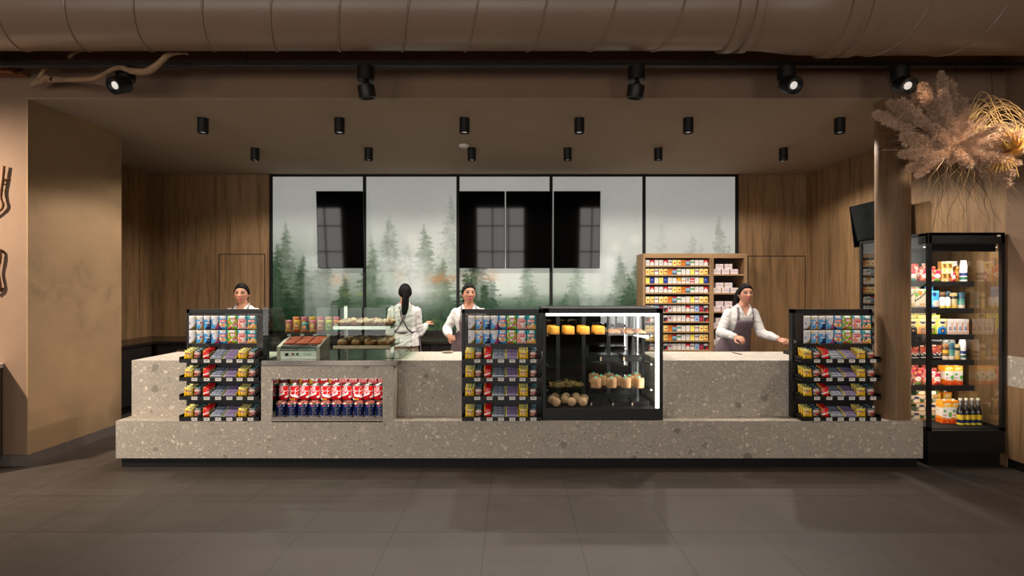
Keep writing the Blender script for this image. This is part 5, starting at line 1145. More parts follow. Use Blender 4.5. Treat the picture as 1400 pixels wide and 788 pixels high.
def mk_pouch(nm, art, w, h, d=.04, cat='pouch'): return Proto(tag(pouch(nm, art, w, h, d, tuple(art.a[-1, 0]), vcol('glossy_pouch', .3), .07), 'x', cat))
def mk_carton(nm, art, w, h, d, cat='carton', side=None, sa=None, gable=None):
    o = carton(nm, art, w, h, d, side or tuple(art.a[art.h // 2, 0]), tuple(art.a[0, 0]), sa, PRINT)
    if gable:
        mb = MB(); mb.lathe([(.011, h), (.011, h + .012), (.009, h + .014)], 0, -d * .1, 0, 14); mb.build('screw_cap', M_WHITE, o, smooth=True, auto=40)
    return Proto(tag(o, 'x', cat))
def mk_bottle(nm, cols, prof, cat='bottle', capn=None, capm=None):
    """prof: (radius, height, colour of the band above)"""
    r = thing(nm, 'x', cat); mb = MB(); mb.lathe([(p[0], p[1]) for p in prof], 0, 0, 0, 24, [p[2] for p in prof]); mb.build('container', vcol('printed_can', .22, .5, .3), r, smooth=True, auto=50)
    if capn: mb = MB(); mb.lathe(capn, 0, 0, 0, 18); mb.build('cap', capm or M_WHITE, r, smooth=True, auto=40)
    return Proto(r)
WH = (236, 234, 230)
whiteb = mk_bottle('lotion_bottle', None, [(.022, 0, WH), (.028, .003, WH), (.028, .012, (40, 110, 80)), (.028, .03, WH), (.028, .036, (30, 50, 110)), (.028, .055, WH), (.028, .10, WH), (.024, .112, WH), (.012, .116, WH)], capn=[(.022, .110), (.022, .128), (.018, .132), (0, .132)])
whitey = mk_bottle('lotion_bottle', None, [(.022, 0, (230, 200, 60)), (.026, .003, (230, 200, 60)), (.026, .022, WH), (.026, .085, WH), (.022, .095, WH), (.012, .098, WH)], capn=[(.019, .094), (.019, .108), (0, .109)])
def tin(nm, bands, h, r=.031, cat='tin'):
    prof = [(r * .9, 0, bands[0]), (r, .003, bands[0])]; n = len(bands)
    for i, b in enumerate(bands): prof += [(r, .003 + (h - .006) * (i + .02) / n, b), (r, .003 + (h - .006) * (i + 1) / n, b)]
    prof += [(r * .92, h, (190, 170, 110)), (.002, h - .003, (190, 180, 150))]
    return mk_bottle(nm, None, prof, cat)
teal = tin('coffee_tin', [(226, 206, 186), (90, 150, 130), (60, 130, 120), (30, 70, 90), (24, 80, 100)], .155); gold = tin('coffee_tin', [(220, 180, 60), (206, 180, 120), (200, 180, 130), (40, 34, 30), (196, 174, 120)], .155); brown = tin('coffee_tin', [(226, 206, 180), (120, 80, 40), (230, 170, 40), (90, 56, 30), (150, 104, 60)], .155)
amber = mk_bottle('honey_jar', None, [(.03, 0, (226, 120, 20)), (.034, .004, (240, 190, 60)), (.034, .03, (226, 90, 20)), (.034, .06, (236, 200, 90)), (.034, .10, (200, 140, 60)), (.030, .118, (190, 120, 40)), (.024, .122, (190, 120, 40))], 'jar', [(.033, .118), (.034, .14), (.028, .152), (0, .153)], flat('gold_lid', (190, 130, 60), .3, .9))
redc = mk_pouch('fruit_pouch', A_salad(1), .05, .10, .03)
sal = [mk_pouch('salad_pouch', A_salad(k), .085, .13, .04) for k in range(3)]
tanc = mk_carton('drink_box', A_tan(), .055, .098, .045)
crm = mk_pouch('oat_pouch', A_cream(), .112, .185, .05); bp = mk_pouch('coconut_pouch', A_bluep(), .085, .20, .04)
ch = [mk_pouch('cheese_pouch', A_cheese(k), .105, .15, .035) for k in range(4)]
mlk = mk_carton('milk_carton', A_milk(), .056, .145, .06)
jk = mk_pouch('jerky_pouch', A_jerky(), .125, .195, .03); jb = mk_carton('meat_box', A_jerky(), .13, .17, .09, 'box', (60, 58, 56))
ju = mk_carton('juice_carton', A_juice(), .083, .185, .083, 'carton', None, A_juiceside(), True)
vg = mk_carton('vegetable_box', A_veg(), .105, .075, .08, 'box')
BK = (22, 20, 20); beer = mk_bottle('beer_bottle', None, [(.026, 0, BK), (.030, .003, (216, 196, 60)), (.030, .02, (30, 40, 80)), (.030, .045, BK), (.030, .05, (226, 190, 50)), (.030, .095, BK), (.030, .12, BK), (.024, .145, BK), (.014, .17, BK), (.0125, .185, (120, 116, 110)), (.0125, .225, (150, 146, 140)), (.013, .235, (200, 196, 180))], capn=[(.0145, .226), (.0145, .242), (.011, .245), (0, .245)], capm=flat('crown_cap', (214, 206, 184), .4))
SN = ['top', 'second', 'third', 'fourth', 'fifth']
def put(p, u, d, z, lab, grp, rz=0, s=None): return p.put((PX(u, d), d, z + .0006), rz=rz, label=lab, group=grp, scale=s)
f0 = 5.085
z = FS[0]
k = 0
for (u, d, zz, w) in ((1247, 5.08, 0, 'front'), (1263, 5.08, 0, 'front'), (1280, 5.08, 0, 'front'), (1240, 5.16, .0, 'middle'), (1256, 5.16, .0, 'middle'), (1273, 5.16, 0, 'middle'), (1250, 5.24, 0, 'rear'), (1266, 5.24, 0, 'rear')):
    put(sal[k % 3], u, d, z, '%s-based fruit pouch, %s of the heap on the top fridge shelf' % (['teal', 'red', 'green'][k % 3], ORD[k]), 'fruit pouches on the top fridge shelf', s=(1, 1, .9 if w == 'front' else (1.15 if w == 'middle' else 1.4))); k += 1
for i, u in enumerate((1288.5, 1296)):
    for j in range(2): put(tanc, u, 5.15, z + j * .0985, 'tan drink box, %s column, %s of two on the top fridge shelf' % (ORD[i], ['lower', 'upper'][j]), 'tan drink boxes')
put(redc, 1303, 5.10, z, 'red fruit pouch beside the amber jar on the top fridge shelf', 'fruit pouch'); put(amber, 1309, 5.145, z, 'amber honey jar with gold lid on the top fridge shelf', 'jar')
for i, u in enumerate((1297, 1304.5)): put(whiteb, u, 5.22, z, 'tall white bottle behind the amber jar, %s of two' % ORD[i], 'white bottles in the fridge', s=(1.1, 1.1, 1.55))
put(whiteb, 1317, 5.07, z, 'small white bottle at the open end of the top fridge shelf', 'white bottles in the fridge')
z = FS[1]
for i, (u, d) in enumerate(((1243, 5.09), (1258, 5.09), (1250, 5.19), (1233, 5.20))): put(crm, u, d, z, 'cream oat pouch with orange and green corner, %s on the second shelf' % ORD[i], 'cream oat pouches', s=(1, 1, 1 if d < 5.15 else 1.2))
for i, (u, d) in enumerate(((1278, 5.09), (1270, 5.18))): put(bp, u, d, z, 'sky blue coconut pouch, %s on the second fridge shelf' % ['front', 'rear'][i], 'sky blue coconut pouches', s=(1, 1, .84 if i == 0 else 1.05))
put(whitey, 1288, 5.09, z, 'small white bottle with yellow foot on the second fridge shelf', 'white bottles in the fridge'); put(whitey, 1295, 5.095, z, 'white bottle beside the yellow-footed one on the second fridge shelf', 'white bottles in the fridge')
put(brown, 1287, 5.21, z, 'brown coffee tin behind the small white bottles on the second shelf', 'coffee tins'); put(teal, 1295, 5.21, z, 'teal coffee tin behind the small white bottles on the second shelf', 'coffee tins', s=(1, 1, 1.05)); put(gold, 1303, 5.12, z, 'gold coffee tin on the second fridge shelf', 'coffee tins', s=(1, 1, .95)); put(teal, 1313.5, 5.11, z, 'teal coffee tin alone at the open end of the second shelf', 'coffee tins', s=(1, 1, .98))
z = FS[2]; k = 0
for r, (d, us) in enumerate(((5.075, (1247, 1260, 1273.5, 1287)), (5.16, (1246, 1262, 1278)), (5.25, (1244, 1258, 1273)))):
    for i, u in enumerate(us):
        put(ch[(i if r == 0 else i + 1) % 4], u, d, z, 'yellow cheese pouch with %s foot, %s row on the third fridge shelf' % (['black', 'orange', 'green', 'blue'][(i if r == 0 else i + 1) % 4], ['front', 'middle', 'rear'][r]), 'yellow cheese pouches', s=(1, 1, [1, 1.22, 1.5][r])); k += 1
for i, u in enumerate((1295.5, 1302, 1309.5, 1317)): put(mlk, u, 5.11, z, 'white milk carton, %s from the yellow cheese pouches' % ORD[i], 'white milk cartons')
z = FS[3]
put(jb, 1243, 5.12, z, 'dark meat box with red window behind the column', 'meat boxes'); put(jb, 1259, 5.13, z, 'dark meat box with red window beside the black pouch', 'meat boxes', s=(.9, 1, 1.1)); put(jk, 1279.5, 5.09, z, 'black jerky pouch with red window and white peak line', 'jerky pouches')
for i, (p, u, n) in enumerate(((brown, 1291.5, 'brown'), (teal, 1299.5, 'teal'), (gold, 1307, 'gold'))): put(p, u, 5.10, z, '%s coffee tin on the fourth fridge shelf' % n, 'coffee tins')
for i, u in enumerate((1292.5, 1301.5)): put(whiteb, u, 5.235, z, 'tall white bottle behind the coffee tins, %s of two' % ORD[i], 'white bottles in the fridge', s=(1.1, 1.1, 1.55))
put(whiteb, 1315.5, 5.10, z, 'white bottle at the open end of the fourth fridge shelf', 'white bottles in the fridge')
z = FS[4]; k = 0
for (u, d, w) in ((1241, 5.08, 0), (1254, 5.08, 0), (1267, 5.08, 0), (1280, 5.08, 0), (1247, 5.16, 1), (1260, 5.16, 1), (1275, 5.16, 1), (1250, 5.24, 2), (1266, 5.24, 2)):
    put(sal[(k + 1) % 3], u, d, z, '%s-based fruit pouch, %s of the heap on the fifth fridge shelf' % (['teal', 'red', 'green'][(k + 1) % 3], ORD[k]), 'fruit pouches on the fifth fridge shelf', s=(1, 1, [1, 1.2, 1.42][w])); k += 1
for i, u in enumerate((1293, 1305.5)): put(ju, u, 5.13, z, 'orange juice carton, %s of two on the fifth fridge shelf' % ORD[i], 'orange juice cartons', s=(1, 1, .98))
z = FD
for r, n in enumerate((3, 3, 2, 2)):
    for i in range(n):
        put(vg, 1249 + i * 14.8 + (r % 2) * 7, 5.13 + r * .012, z + r * .0755, 'cream vegetable box, %s along level %s of the pile at the fridge floor' % (ORD[i], ['one', 'two', 'three', 'four'][r]), 'cream vegetable boxes')
for i, (u, d) in enumerate(((1290, 5.0), (1302.5, 5.0), (1276, 5.30), (1291, 5.30))): put(ju, u, d, z, 'orange juice carton, %s on the fridge floor' % ['front one by the boxes', 'front one by the dark bottles', 'rear one behind the boxes', 'rear one behind the front pair'][i], 'orange juice cartons', s=(1, 1, 1.12 if i < 2 else 1.25))
for i, u in enumerate((1313, 1321, 1329, 1337)): put(beer, u, 4.92, z, 'dark yellow-labelled bottle, %s from the juice cartons' % ORD[i], 'dark yellow-labelled bottles')
# ---------------------------------------------------------------- hanging dried flower arrangement
M_PLUME = flat('pampas_fluff', (224, 194, 168), .95, spec=.1, grain=.12, gscale=8)
M_PLUMED = flat('pampas_fluff_dark', (198, 168, 144), .95, spec=.1, grain=.12, gscale=8)
M_STRAWL = flat('pale_straw', (212, 176, 120), .7, spec=.2)
M_STRAW = flat('dry_straw', (176, 142, 98), .75, spec=.2)
M_STRAWD = flat('dry_stem_dark', (78, 54, 36), .8, spec=.2)
M_PALM = flat('dry_palm', (214, 168, 92), .7, spec=.2, grain=.2, gscale=20)
M_PALMD = flat('dry_palm_brown', (150, 92, 60), .7, spec=.2, grain=.2, gscale=20)
def plume(name, L, W, mat, seed, parent, n=2300):
    """feathery seed head along +x from the origin: stem and many short side sprays"""
    rg = random.Random(seed); mb = MB()
    mb.tube([(-.25, 0, 0), (0, 0, 0), (L * .5, 0, .01), (L, 0, -.01)], [.003, .003, .002, .001], 5)
    nb = 46
    for b in range(nb):
        t = (b + rg.random()) / nb; env = W * (.35 + .65 * math.sin(PI * min(1, .10 + .86 * t) ** .8)); a = b * 2.4 + rg.uniform(-.4, .4)
        c0 = Vector((L * t * .92, 0, 0)); d = Vector((1.1, math.cos(a), math.sin(a))).normalized(); ln = env * rg.uniform(.8, 1.25); c1 = c0 + d * ln + Vector((0, 0, -.15 * ln))
        m = int(n / nb * (.5 + env / W))
        for i in range(m):
            f = rg.random() ** .7; p0 = c0.lerp(c1, f); r = .018 * (1 - .5 * f) + .004
            o_ = Vector((rg.gauss(0, 1), rg.gauss(0, 1), rg.gauss(0, 1))).normalized(); p0 = p0 + o_ * r * rg.random()
            e = (o_ + d * 1.1).normalized(); s = e.cross(Vector((rg.gauss(0, 1), rg.gauss(0, 1), rg.gauss(0, 1)))).normalized(); w = .0016; q = e * rg.uniform(.010, .022)
            mb.add([p0 - s * w, p0 + s * w, p0 + q * .6 + s * w * .9, p0 + q], [(0, 1, 2, 3)])
    return mb.build(name, mat, parent)
AC = P(1312, 200, 4.28)
t = thing('pampas_arrangement', 'hanging dried arrangement of pampas plumes, straw and palm leaves above the fridge', 'dried flowers', tuple(AC))
def orient(o, base, tip, roll=0.0, s=1.0):
    d = (Vector(tip) - Vector(base)); q = d.to_track_quat('X', 'Z') @ Euler((roll, 0, 0)).to_quaternion()
    o.rotation_mode = 'QUATERNION'; o.rotation_quaternion = q; o.location = Vector(base) - Vector(t.location); o.scale = (s,) * 3
protos = []
def proto(L, W, mat, seed): 
    o = plume('plume', L, W, mat, seed, t); protos.append(o); return o
t_loc = t.location.copy()
t.location = (0, 0, 0)
PV = [proto(.36, .058, M_PLUME, 1), proto(.36, .05, M_PLUME, 2), proto(.36, .058, M_PLUMED, 3)]
LEAF = []
def palm(mat, seed):
    mb = MB(); rg = random.Random(seed); n = 15
    for i in range(n):
        a = (i / (n - 1) - .5) * 1.5; L = .26 * (1 - .25 * abs(a)); r0 = .03
        d = Vector((math.cos(a), math.sin(a), 0)); s = Vector((-math.sin(a), math.cos(a), 0)); w = .012; up = Vector((0, 0, .012 * (1 if i % 2 else -1)))
        p = [d * r0, d * (L * .5) + up, d * L + Vector((0, 0, -.03))]
        mb.add([p[0] - s * .003, p[0] + s * .003, p[1] + s * w, p[1] - s * w, p[2]], [(0, 1, 2, 3), (3, 2, 4)])
    mb.tube([(-.2, 0, 0), (.05, 0, 0)], [.004, .004], 6); return mb.build('palm_leaf', mat, t)
PALM = [palm(M_PALM, 1), palm(M_PALMD, 2)]
t.location = t_loc
used = {}
def place(o, base, tip, L, roll):
    c = o if o.name not in used else o.copy()
    if o.name in used: COL.objects.link(c); c.parent = t
    used[o.name] = 1
    s = (Vector(tip) - Vector(base)).length / L; orient(c, base, tip, roll, s)
rg = random.Random(12)
core = P(1300, 205, 4.3)
tips = [(1194, 153, 0), (1212, 138, 2), (1228, 135, 0), (1248, 128, 2), (1258, 112, 2), (1285, 96, 2), (1288, 120, 1), (1300, 108, 2), (1318, 132, 2), (1230, 185, 0), (1228, 212, 1), (1240, 232, 0), (1250, 243, 1), (1225, 160, 1), (1265, 150, 0), (1275, 170, 1), (1250, 170, 0), (1280, 215, 0), (1262, 222, 1), (1300, 225, 0), (1330, 228, 1), (1345, 233, 0), (1340, 205, 1), (1355, 190, 0), (1372, 170, 1), (1350, 158, 0), (1330, 165, 1), (1318, 180, 0), (1300, 160, 0), (1390, 240, 2), (1398, 225, 2), (1410, 205, 1), (1405, 180, 0), (1365, 245, 2), (1245, 200, 1), (1270, 190, 0), (1310, 150, 1), (1420, 160, 1), (1385, 255, 2), (1352, 215, 0), (1335, 140, 2), (1290, 190, 0)]
for i, (u, v, k) in enumerate(tips):
    d = rg.uniform(4.05, 4.42); tip = P(u, v, d)
    vec = tip - core; ln = vec.length; L = rg.uniform(.31, .43)
    base = core + vec * max(0.0, 1 - L / max(ln, .01)) if ln > L else tip - vec.normalized() * L * .95
    place(PV[k], base, tip, .36, rg.uniform(0, 6.28))
rc = P(1362, 215, 4.2)
for (u, v, m) in ((1375, 172, 0), (1390, 168, 0), (1405, 185, 0), (1408, 205, 0), (1360, 236, 0), (1398, 190, 1), (1384, 200, 1), (1375, 232, 0)):
    place(PALM[m], P(1372 if v > 195 else 1385, 212, 4.16), P(u, v, 4.1), .26, rg.uniform(-.6, .6))
def wisp(name, n, mat, fn, r=.0016, per=1):
    for i in range(n): mb = MB(); pts = fn(i); mb.tube(pts, [r * 1.3] + [r] * (len(pts) - 2) + [r * .4], 4); mb.build(name, mat, t, smooth=True)
def hang(i):
    b = P(rg.uniform(1270, 1350), rg.uniform(205, 230), rg.uniform(4.15, 4.35)); dx = rg.uniform(-.28, .28); L = rg.uniform(.25, .55); pts = [b]; x = 0
    for k in range(1, 8): f = k / 7; pts.append(b + Vector((dx * f ** 1.3 + .02 * math.sin(k * 1.7 + i), rg.uniform(-.01, .01) - .05 * f, -L * f ** 1.4)))
    return pts
def arch(i):
    b = P(rg.uniform(1320, 1350), rg.uniform(165, 190), 4.25); dx = rg.uniform(.12, .42); H = rg.uniform(.08, .24); return [b + Vector((dx * f, -.05 * f, H * math.sin(PI * min(1, f * .75 + .05)) * 1.15 - .12 * f * f)) for f in [k / 9 for k in range(10)]]
def leftw(i):
    b = P(rg.uniform(1255, 1290), rg.uniform(178, 200), 4.25); dx = -rg.uniform(.2, .42); return [b + Vector((dx * f, .03 * f, .10 * f - .14 * f * f + (i % 3) * .02 * f)) for f in [k / 6 for k in range(7)]]
wisp('hanging_twig', 26, M_STRAW, hang); wisp('hanging_twig', 16, M_STRAWD, hang); wisp('straw_blade', 30, M_STRAWL, arch, .0022); wisp('dark_stem', 18, M_STRAWD, leftw, .002)
mb = MB(); mb.sphere(core + Vector((0, .04, 0)), (.16, .08, .08), 16, 10); mb.build('moss_core', flat('moss_core', (70, 52, 38), .95, grain=.4, gscale=40), t, smooth=True)
for (u, v, u2) in ((1310, 190, 1310), (1359, 180, 1359), (1222, 136, 1170)): mb = MB(); mb.cyl(P(u, v, 4.3), (PX(u2, 4.3), 4.37, ZC), .0018, 6); mb.build('suspension_wire', M_BLACKM, t)
# ---------------------------------------------------------------- shop staff
t_ = NT('skin'); a_ = t_.node('ShaderNodeAttribute', attribute_name='Col'); t_.base(a_.outputs[0]); t_.rough(.5); t_.b.inputs['Specular IOR Level'].default_value = .35; t_.b.inputs['Subsurface Weight'].default_value = .06; t_.b.inputs['Subsurface Radius'].default_value = (.01, .004, .002); M_SKIN = t_.m
M_HAIR = flat('black_hair', (14, 11, 11), .6, spec=.1)
def cloth(name, rgb, weave=300, var=.06):
    t = NT(name); co = t.coord(); n = t.noise(co, weave, 2); f = t.noise(t.coord((9, 9, 5)), 1.0, 4, .6, 1.2); c = lin(rgb)
    t.base(t.ramp(n, [(.3, tuple(x * (1 - var) for x in c) + (1,)), (.7, tuple(min(1, x * (1 + var)) for x in c) + (1,))])); t.rough(.85); t.b.inputs['Specular IOR Level'].default_value = .2; t.bump(f, .5, .02); return t.m
M_SHIRT = cloth('white_shirt', (200, 196, 193)); M_APRON = cloth('mauve_apron', (108, 92, 98), 420, .12); M_TROU = cloth('tan_trousers', (150, 122, 100)); M_SHOE = flat('black_shoe', (18, 17, 17), .4)
TOR = [(.80, .165, .120, .005), (.88, .170, .125, .005), (.96, .158, .112, 0), (1.05, .132, .095, -.002), (1.12, .134, .098, -.006), (1.20, .148, .108, -.012), (1.27, .158, .104, -.006), (1.31, .156, .086, .004), (1.35, .132, .070, .012), (1.385, .095, .060, .018), (1.41, .062, .056, .020)]
def tor(z, k):
    zs = [q[0] for q in TOR]; return float(np.interp(z, zs, [q[k] for q in TOR]))
def head_r(d):
    """distance from the head centre to the skin in direction d (face towards -y)"""
    r = 1.0 / math.sqrt((d.x / .0765) ** 2 + (d.y / .093) ** 2 + (d.z / .114) ** 2); p = d * r
    jaw = max(0.0, min(1.0, (-p.z - .005) / .095)); fr = max(0.0, min(1.0, (-p.y + .02) / .05))
    q = Vector((p.x * (1 - .30 * jaw ** 1.3), p.y, p.z))
    if p.y < 0: q.y = p.y * (1 - .06 * max(0, p.z) / .1) ; 
    q.y -= .012 * fr * math.exp(-((p.z + .098) / .022) ** 2 - (p.x / .03) ** 2)
    q.y += .02 * (1 - fr) * jaw * -1 * .6
    for s in (-1, 1): q.y += .0075 * fr * math.exp(-((p.x - s * .030) / .016) ** 2 - ((p.z - .012) / .011) ** 2); q.y -= .004 * fr * math.exp(-((p.x - s * .04) / .02) ** 2 - ((p.z + .02) / .02) ** 2)
    return q
def remesh(mb, voxel, name, mat, parent, smooth_it=2, keep=None, colf=None):
    me = bpy.data.meshes.new('tmp'); me.from_pydata([tuple(q) for q in mb.v], [], mb.f); o = bpy.data.objects.new('tmp', me); COL.objects.link(o)
    m = o.modifiers.new('r', 'REMESH'); m.mode = 'VOXEL'; m.voxel_size = voxel; m.use_smooth_shade = True
    if smooth_it: s = o.modifiers.new('s', 'SMOOTH'); s.iterations = smooth_it; s.factor = .5
    dg = bpy.context.evaluated_depsgraph_get(); nm = bpy.data.meshes.new_from_object(o.evaluated_get(dg)); bpy.data.objects.remove(o); bpy.data.meshes.remove(me)
    if keep is not None:
        bm = bmesh.new(); bm.from_mesh(nm); kill = [f for f in bm.faces if not keep(f.calc_center_median())]; bmesh.ops.delete(bm, geom=kill, context='FACES'); bm.to_mesh(nm); bm.free()
    nm.name = name; nm.materials.clear(); nm.materials.append(mat)
    if colf is not None:
        n = len(nm.vertices); co = np.empty(n * 3, dtype=np.float32); nm.vertices.foreach_get('co', co); c = colf(co.reshape(-1, 3)); at = nm.color_attributes.new('Col', 'FLOAT_COLOR', 'POINT'); at.data.foreach_set('color', np.ascontiguousarray(c, dtype=np.float32).ravel())
    nm.polygons.foreach_set('use_smooth', [True] * len(nm.polygons))
    ob = bpy.data.objects.new(name, nm); COL.objects.link(ob); ob.parent = parent; return ob
def wrinkle(o, amp, seed):
    from mathutils import noise
    nn = [v.normal.copy() for v in o.data.vertices]
    for v, nv in zip(o.data.vertices, nn):
        p = v.co.copy(); q = Vector((p.x * 16 + seed, p.y * 16, p.z * 30 + p.x * 14)); v.co = p + nv * amp * (noise.noise(q) + .5 * noise.noise(q * 2.1))
def limb(mb, pts, rads, n=14):
    mb.tube(pts, rads, n)
    for p, r in zip(pts, rads): mb.sphere(p, r * .995, n, 8)
def hand(mb, w, d, nrm, curl, side):
    """palm, four bent fingers of unequal length and a thumb; d along the hand, nrm out of the palm, side: +1 thumb towards d x nrm"""
    d = d.normalized(); nrm = (nrm - d * nrm.dot(d)).normalized(); s = d.cross(nrm) * side
    M = Matrix((s, d, nrm)).transposed().to_4x4(); M.translation = w
    old = mb.M; mb.M = M
    mb.sphere((0, .045, 0), (.036, .052, .015), 16, 10); mb.sphere((0, .072, .0), (.036, .022, .013), 14, 8); mb.tube([(0, -.03, 0), (0, .02, 0)], [.023, .024], 14)
    for k, (x, L) in enumerate(((.027, .070), (.009, .078), (-.009, .073), (-.026, .058))):
        p = Vector((x, .082 - abs(x - .005) * .25, .0)); a = .35 + .12 * k * .5; pts = [p]
        for seg, f in enumerate((.45, .30, .25)):
            a += curl * (.75 if seg == 0 else 1.0); p = p + Vector((x * .06, math.cos(a - .35), math.sin(a - .35))) * L * f; pts.append(p)
        limb(mb, pts, [.0095, .009, .0085, .0075], 10)
    p = Vector((.030, .022, .004)); pts = [p, p + Vector((.024, .024, .012)), p + Vector((.030, .050, .022)), p + Vector((.022, .068, .030))]; limb(mb, pts, [.012, .0105, .0095, .008], 10)
    mb.M = old
SK = np.array(lin((190, 136, 110)))
def person(label, loc, rz, lean, fwd, headrot, armL, armR, curl=(.9, .9), build=1.0, pony=.34, hand_n=((0, 0, -1), (0, 0, -1)), apron=True, tail=0.0):
    """armL / armR: (elbow, wrist) in world space for the arm at local -x / +x; None lets it hang"""
    root = thing('person', label, 'person', loc, None); root.rotation_euler = (0, 0, rz)
    Mi = (Matrix.Translation(Vector(loc)) @ Matrix.Rotation(rz, 4, 'Z')).inverted()
    def LN(p):
        p = Vector(p); k = max(0.0, p.z - .90); return Vector((p.x + lean * k, p.y - fwd * k, p.z - .12 * (lean * lean + fwd * fwd) * k))
    body = MB()
    rings = [(lean * max(0, z - .9), q4 - fwd * max(0, z - .9), z, rx, ry, 2.3) for (z, rx, ry, q4) in TOR]; body.loft(rings, 28)
    nb, nt = LN((0, .022, 1.36)), LN((0, .006, 1.452)); limb(body, [nb, nt, nt + Vector((0, -.002, .04))], [.056, .050, .050])
    HC = nt + Vector((0, -.018, .084)); HM = Matrix.Translation(HC) @ Euler(headrot, 'ZXY' if False else 'XYZ').to_matrix().to_4x4()
    hv, hf = [], []; nu, nv = 56, 40; tmp = MB(); tmp.sphere((0, 0, 0), 1.0, nu, nv); body.M = HM; body.add([head_r(Vector(q).normalized()) for q in tmp.v], tmp.f)
    body.tube([(0, -.084, .022), (0, -.096, .002), (0, -.108, -.018), (0, -.102, -.026)], [.006, .0075, .0105, .008], 10); body.sphere((0, -.1055, -.020), .0105, 12, 8)
    for s in (-1, 1): body.sphere((s * .011, -.0965, -.024), (.0075, .010, .0065), 10, 8); body.sphere((s * .0305, -.0735, .011), .0125, 14, 10); body.sphere((s * .0745, .006, -.004), (.008, .017, .028), 10, 10)
    body.sphere((0, -.0885, -.0515), (.021, .011, .0055), 14, 8); body.sphere((0, -.0875, -.0600), (.018, .011, .0065), 14, 8)
    body.M = None
    arms = []
    for s, arm in ((-1, armL), (1, armR)):
        sh = LN((s * .150, .012, 1.308))
        if arm is None: el, wr = sh + Vector((s * .045, .02, -.28)), sh + Vector((s * .05, -.05, -.52))
        else: el, wr = Mi @ Vector(arm[0]), Mi @ Vector(arm[1])
        arms.append((sh, el, wr)); limb(body, [sh, sh.lerp(el, .5), el, el.lerp(wr, .35), wr], [.047, .042, .036, .034, .025])
        i = 0 if s < 0 else 1; hd = (wr - el).normalized(); hand(body, wr, hd, Vector(hand_n[i]), curl[i], s)
    for s in (-1, 1): limb(body, [(s * .085, .01, .82), (s * .09, .0, .48), (s * .088, .02, .10)], [.085, .056, .038]); body.sphere((s * .088, -.03, .045), (.036, .10, .042), 12, 8)
    HI = HM.inverted(); 
    HIm = np.array(HI)
    def colf(co):
        h = co @ HIm[:3, :3].T + HIm[:3, 3]; c = np.ones((len(co), 4)); c[:, :3] = SK; x, y, z = h[:, 0], h[:, 1], h[:, 2]; ax = np.abs(x); face = (y < -.045) & (np.abs(z) < .12)
        def bl(m, col, a=1.0): m = np.clip(m, 0, 1)[:, None] * a; c[:, :3] = c[:, :3] * (1 - m) + np.array(lin(col)) * m
        g = lambda dx, dz, rx, rz: np.exp(-((ax - dx) / rx) ** 2 - ((z - dz) / rz) ** 2) * face
        bl(g(.038, -.024, .02, .018), (196, 112, 92), .45); bl(g(.031, .014, .021, .014), (120, 74, 60), .55)
        bl(((((ax - .031) / .0185) ** 2 + ((z - .0125) / .0098) ** 2) < 1) * face, (30, 20, 18)); bl(((((ax - .031) / .0115) ** 2 + ((z - .0095) / .0036) ** 2) < 1) * face, (150, 136, 130)); bl(((((ax - .031) / .0065) ** 2 + ((z - .0110) / .0065) ** 2) < 1) * face, (26, 16, 14))
        br = .0345 - ((ax - .034) / .03) ** 2 * .006; bl((np.abs(z - br) < .0046) * (ax > .012) * (ax < .054) * face, (34, 24, 22), .9)
        lipw = .0075 * np.sqrt(np.clip(1 - (ax / .024) ** 2, 0, 1)); bl((np.abs(z + .0555) < lipw + .001) * (ax < .024) * (y < -.08), (186, 40, 104)); bl((np.abs(z + .0555) < .0012) * (ax < .022) * (y < -.08), (110, 20, 60), .7)
        return c
    remesh(body, .0042, 'body', M_SKIN, root, 1, None, colf)
    # hair: close-combed cap and a tied tail
    hair = MB(); hair.M = HM; hv = []
    tmp = MB(); tmp.sphere((0, 0, 0), 1.0, 48, 36)
    for q in tmp.v:
        d = Vector(q).normalized(); p = head_r(d); zt = float(np.interp(p.y, [-.09, -.06, -.03, 0, .05, .09], [.076, .046, -.020, -.032, -.06, -.075])); k = max(0, min(1, (p.z - zt + .012) / .045)); low = max(0, min(1, (p.z + .075) / .03)); hv.append(p * (.93 + .165 * k * low))
    hair.add(hv, tmp.f)
    if pony:
        if pony > .3: hair.tube([(0, .07, .035), (tail * .4, .108, .03), (tail * .8, .112, -.03), (tail + .004, .108, -.12), (tail + .010, .105, -.22), (tail + .014, .104, -.30), (tail + .018, .104, -.36)], [.03, .036, .040, .046, .042, .028, .006], 16)
        else: hair.sphere((0, .10, .01), (.034, .032, .034), 14, 10); hair.tube([(.0, .11, .0), (.02, .11, -.06), (.03, .085, -.14)], [.024, .026, .008], 12)
    hair.M = None; remesh(hair, .006, 'hair', M_HAIR, root, 1)
    # shirt with sleeves and open collar
    sh_ = MB(); o = .011; rr = [(lean * max(0, z - .9), q4 - fwd * max(0, z - .9), z, rx + o + (.012 if z < 1.1 else 0), ry + o + (.012 if z < 1.1 else 0), 2.3) for (z, rx, ry, q4) in TOR if .87 < z < 1.40] 
    rr.append((lean * .50, .020 - fwd * .50, 1.405, .073, .066, 2.0)); sh_.loft(rr, 28)
    rg = random.Random(int(loc[0] * 100))
    for (a, b, c) in arms:
        cuff = b.lerp(c, .90); pts = [a, a.lerp(b, .3), a.lerp(b, .6), a.lerp(b, .85), b, b.lerp(c, .25), b.lerp(c, .5), b.lerp(c, .75), cuff]
        limb(sh_, pts, [q * rg.uniform(.97, 1.05) for q in (.061, .060, .056, .054, .055, .051, .049, .043, .037)], 16)
    vz = 1.27
    def keep(p):
        k = p.z - .9; x = p.x - lean * k; y = p.y + fwd * k
        return not (y < -.015 and p.z > vz and abs(x) < (p.z - vz) * .50) and not (p.z > 1.398 - .12 * fwd * fwd and abs(x) < .058)
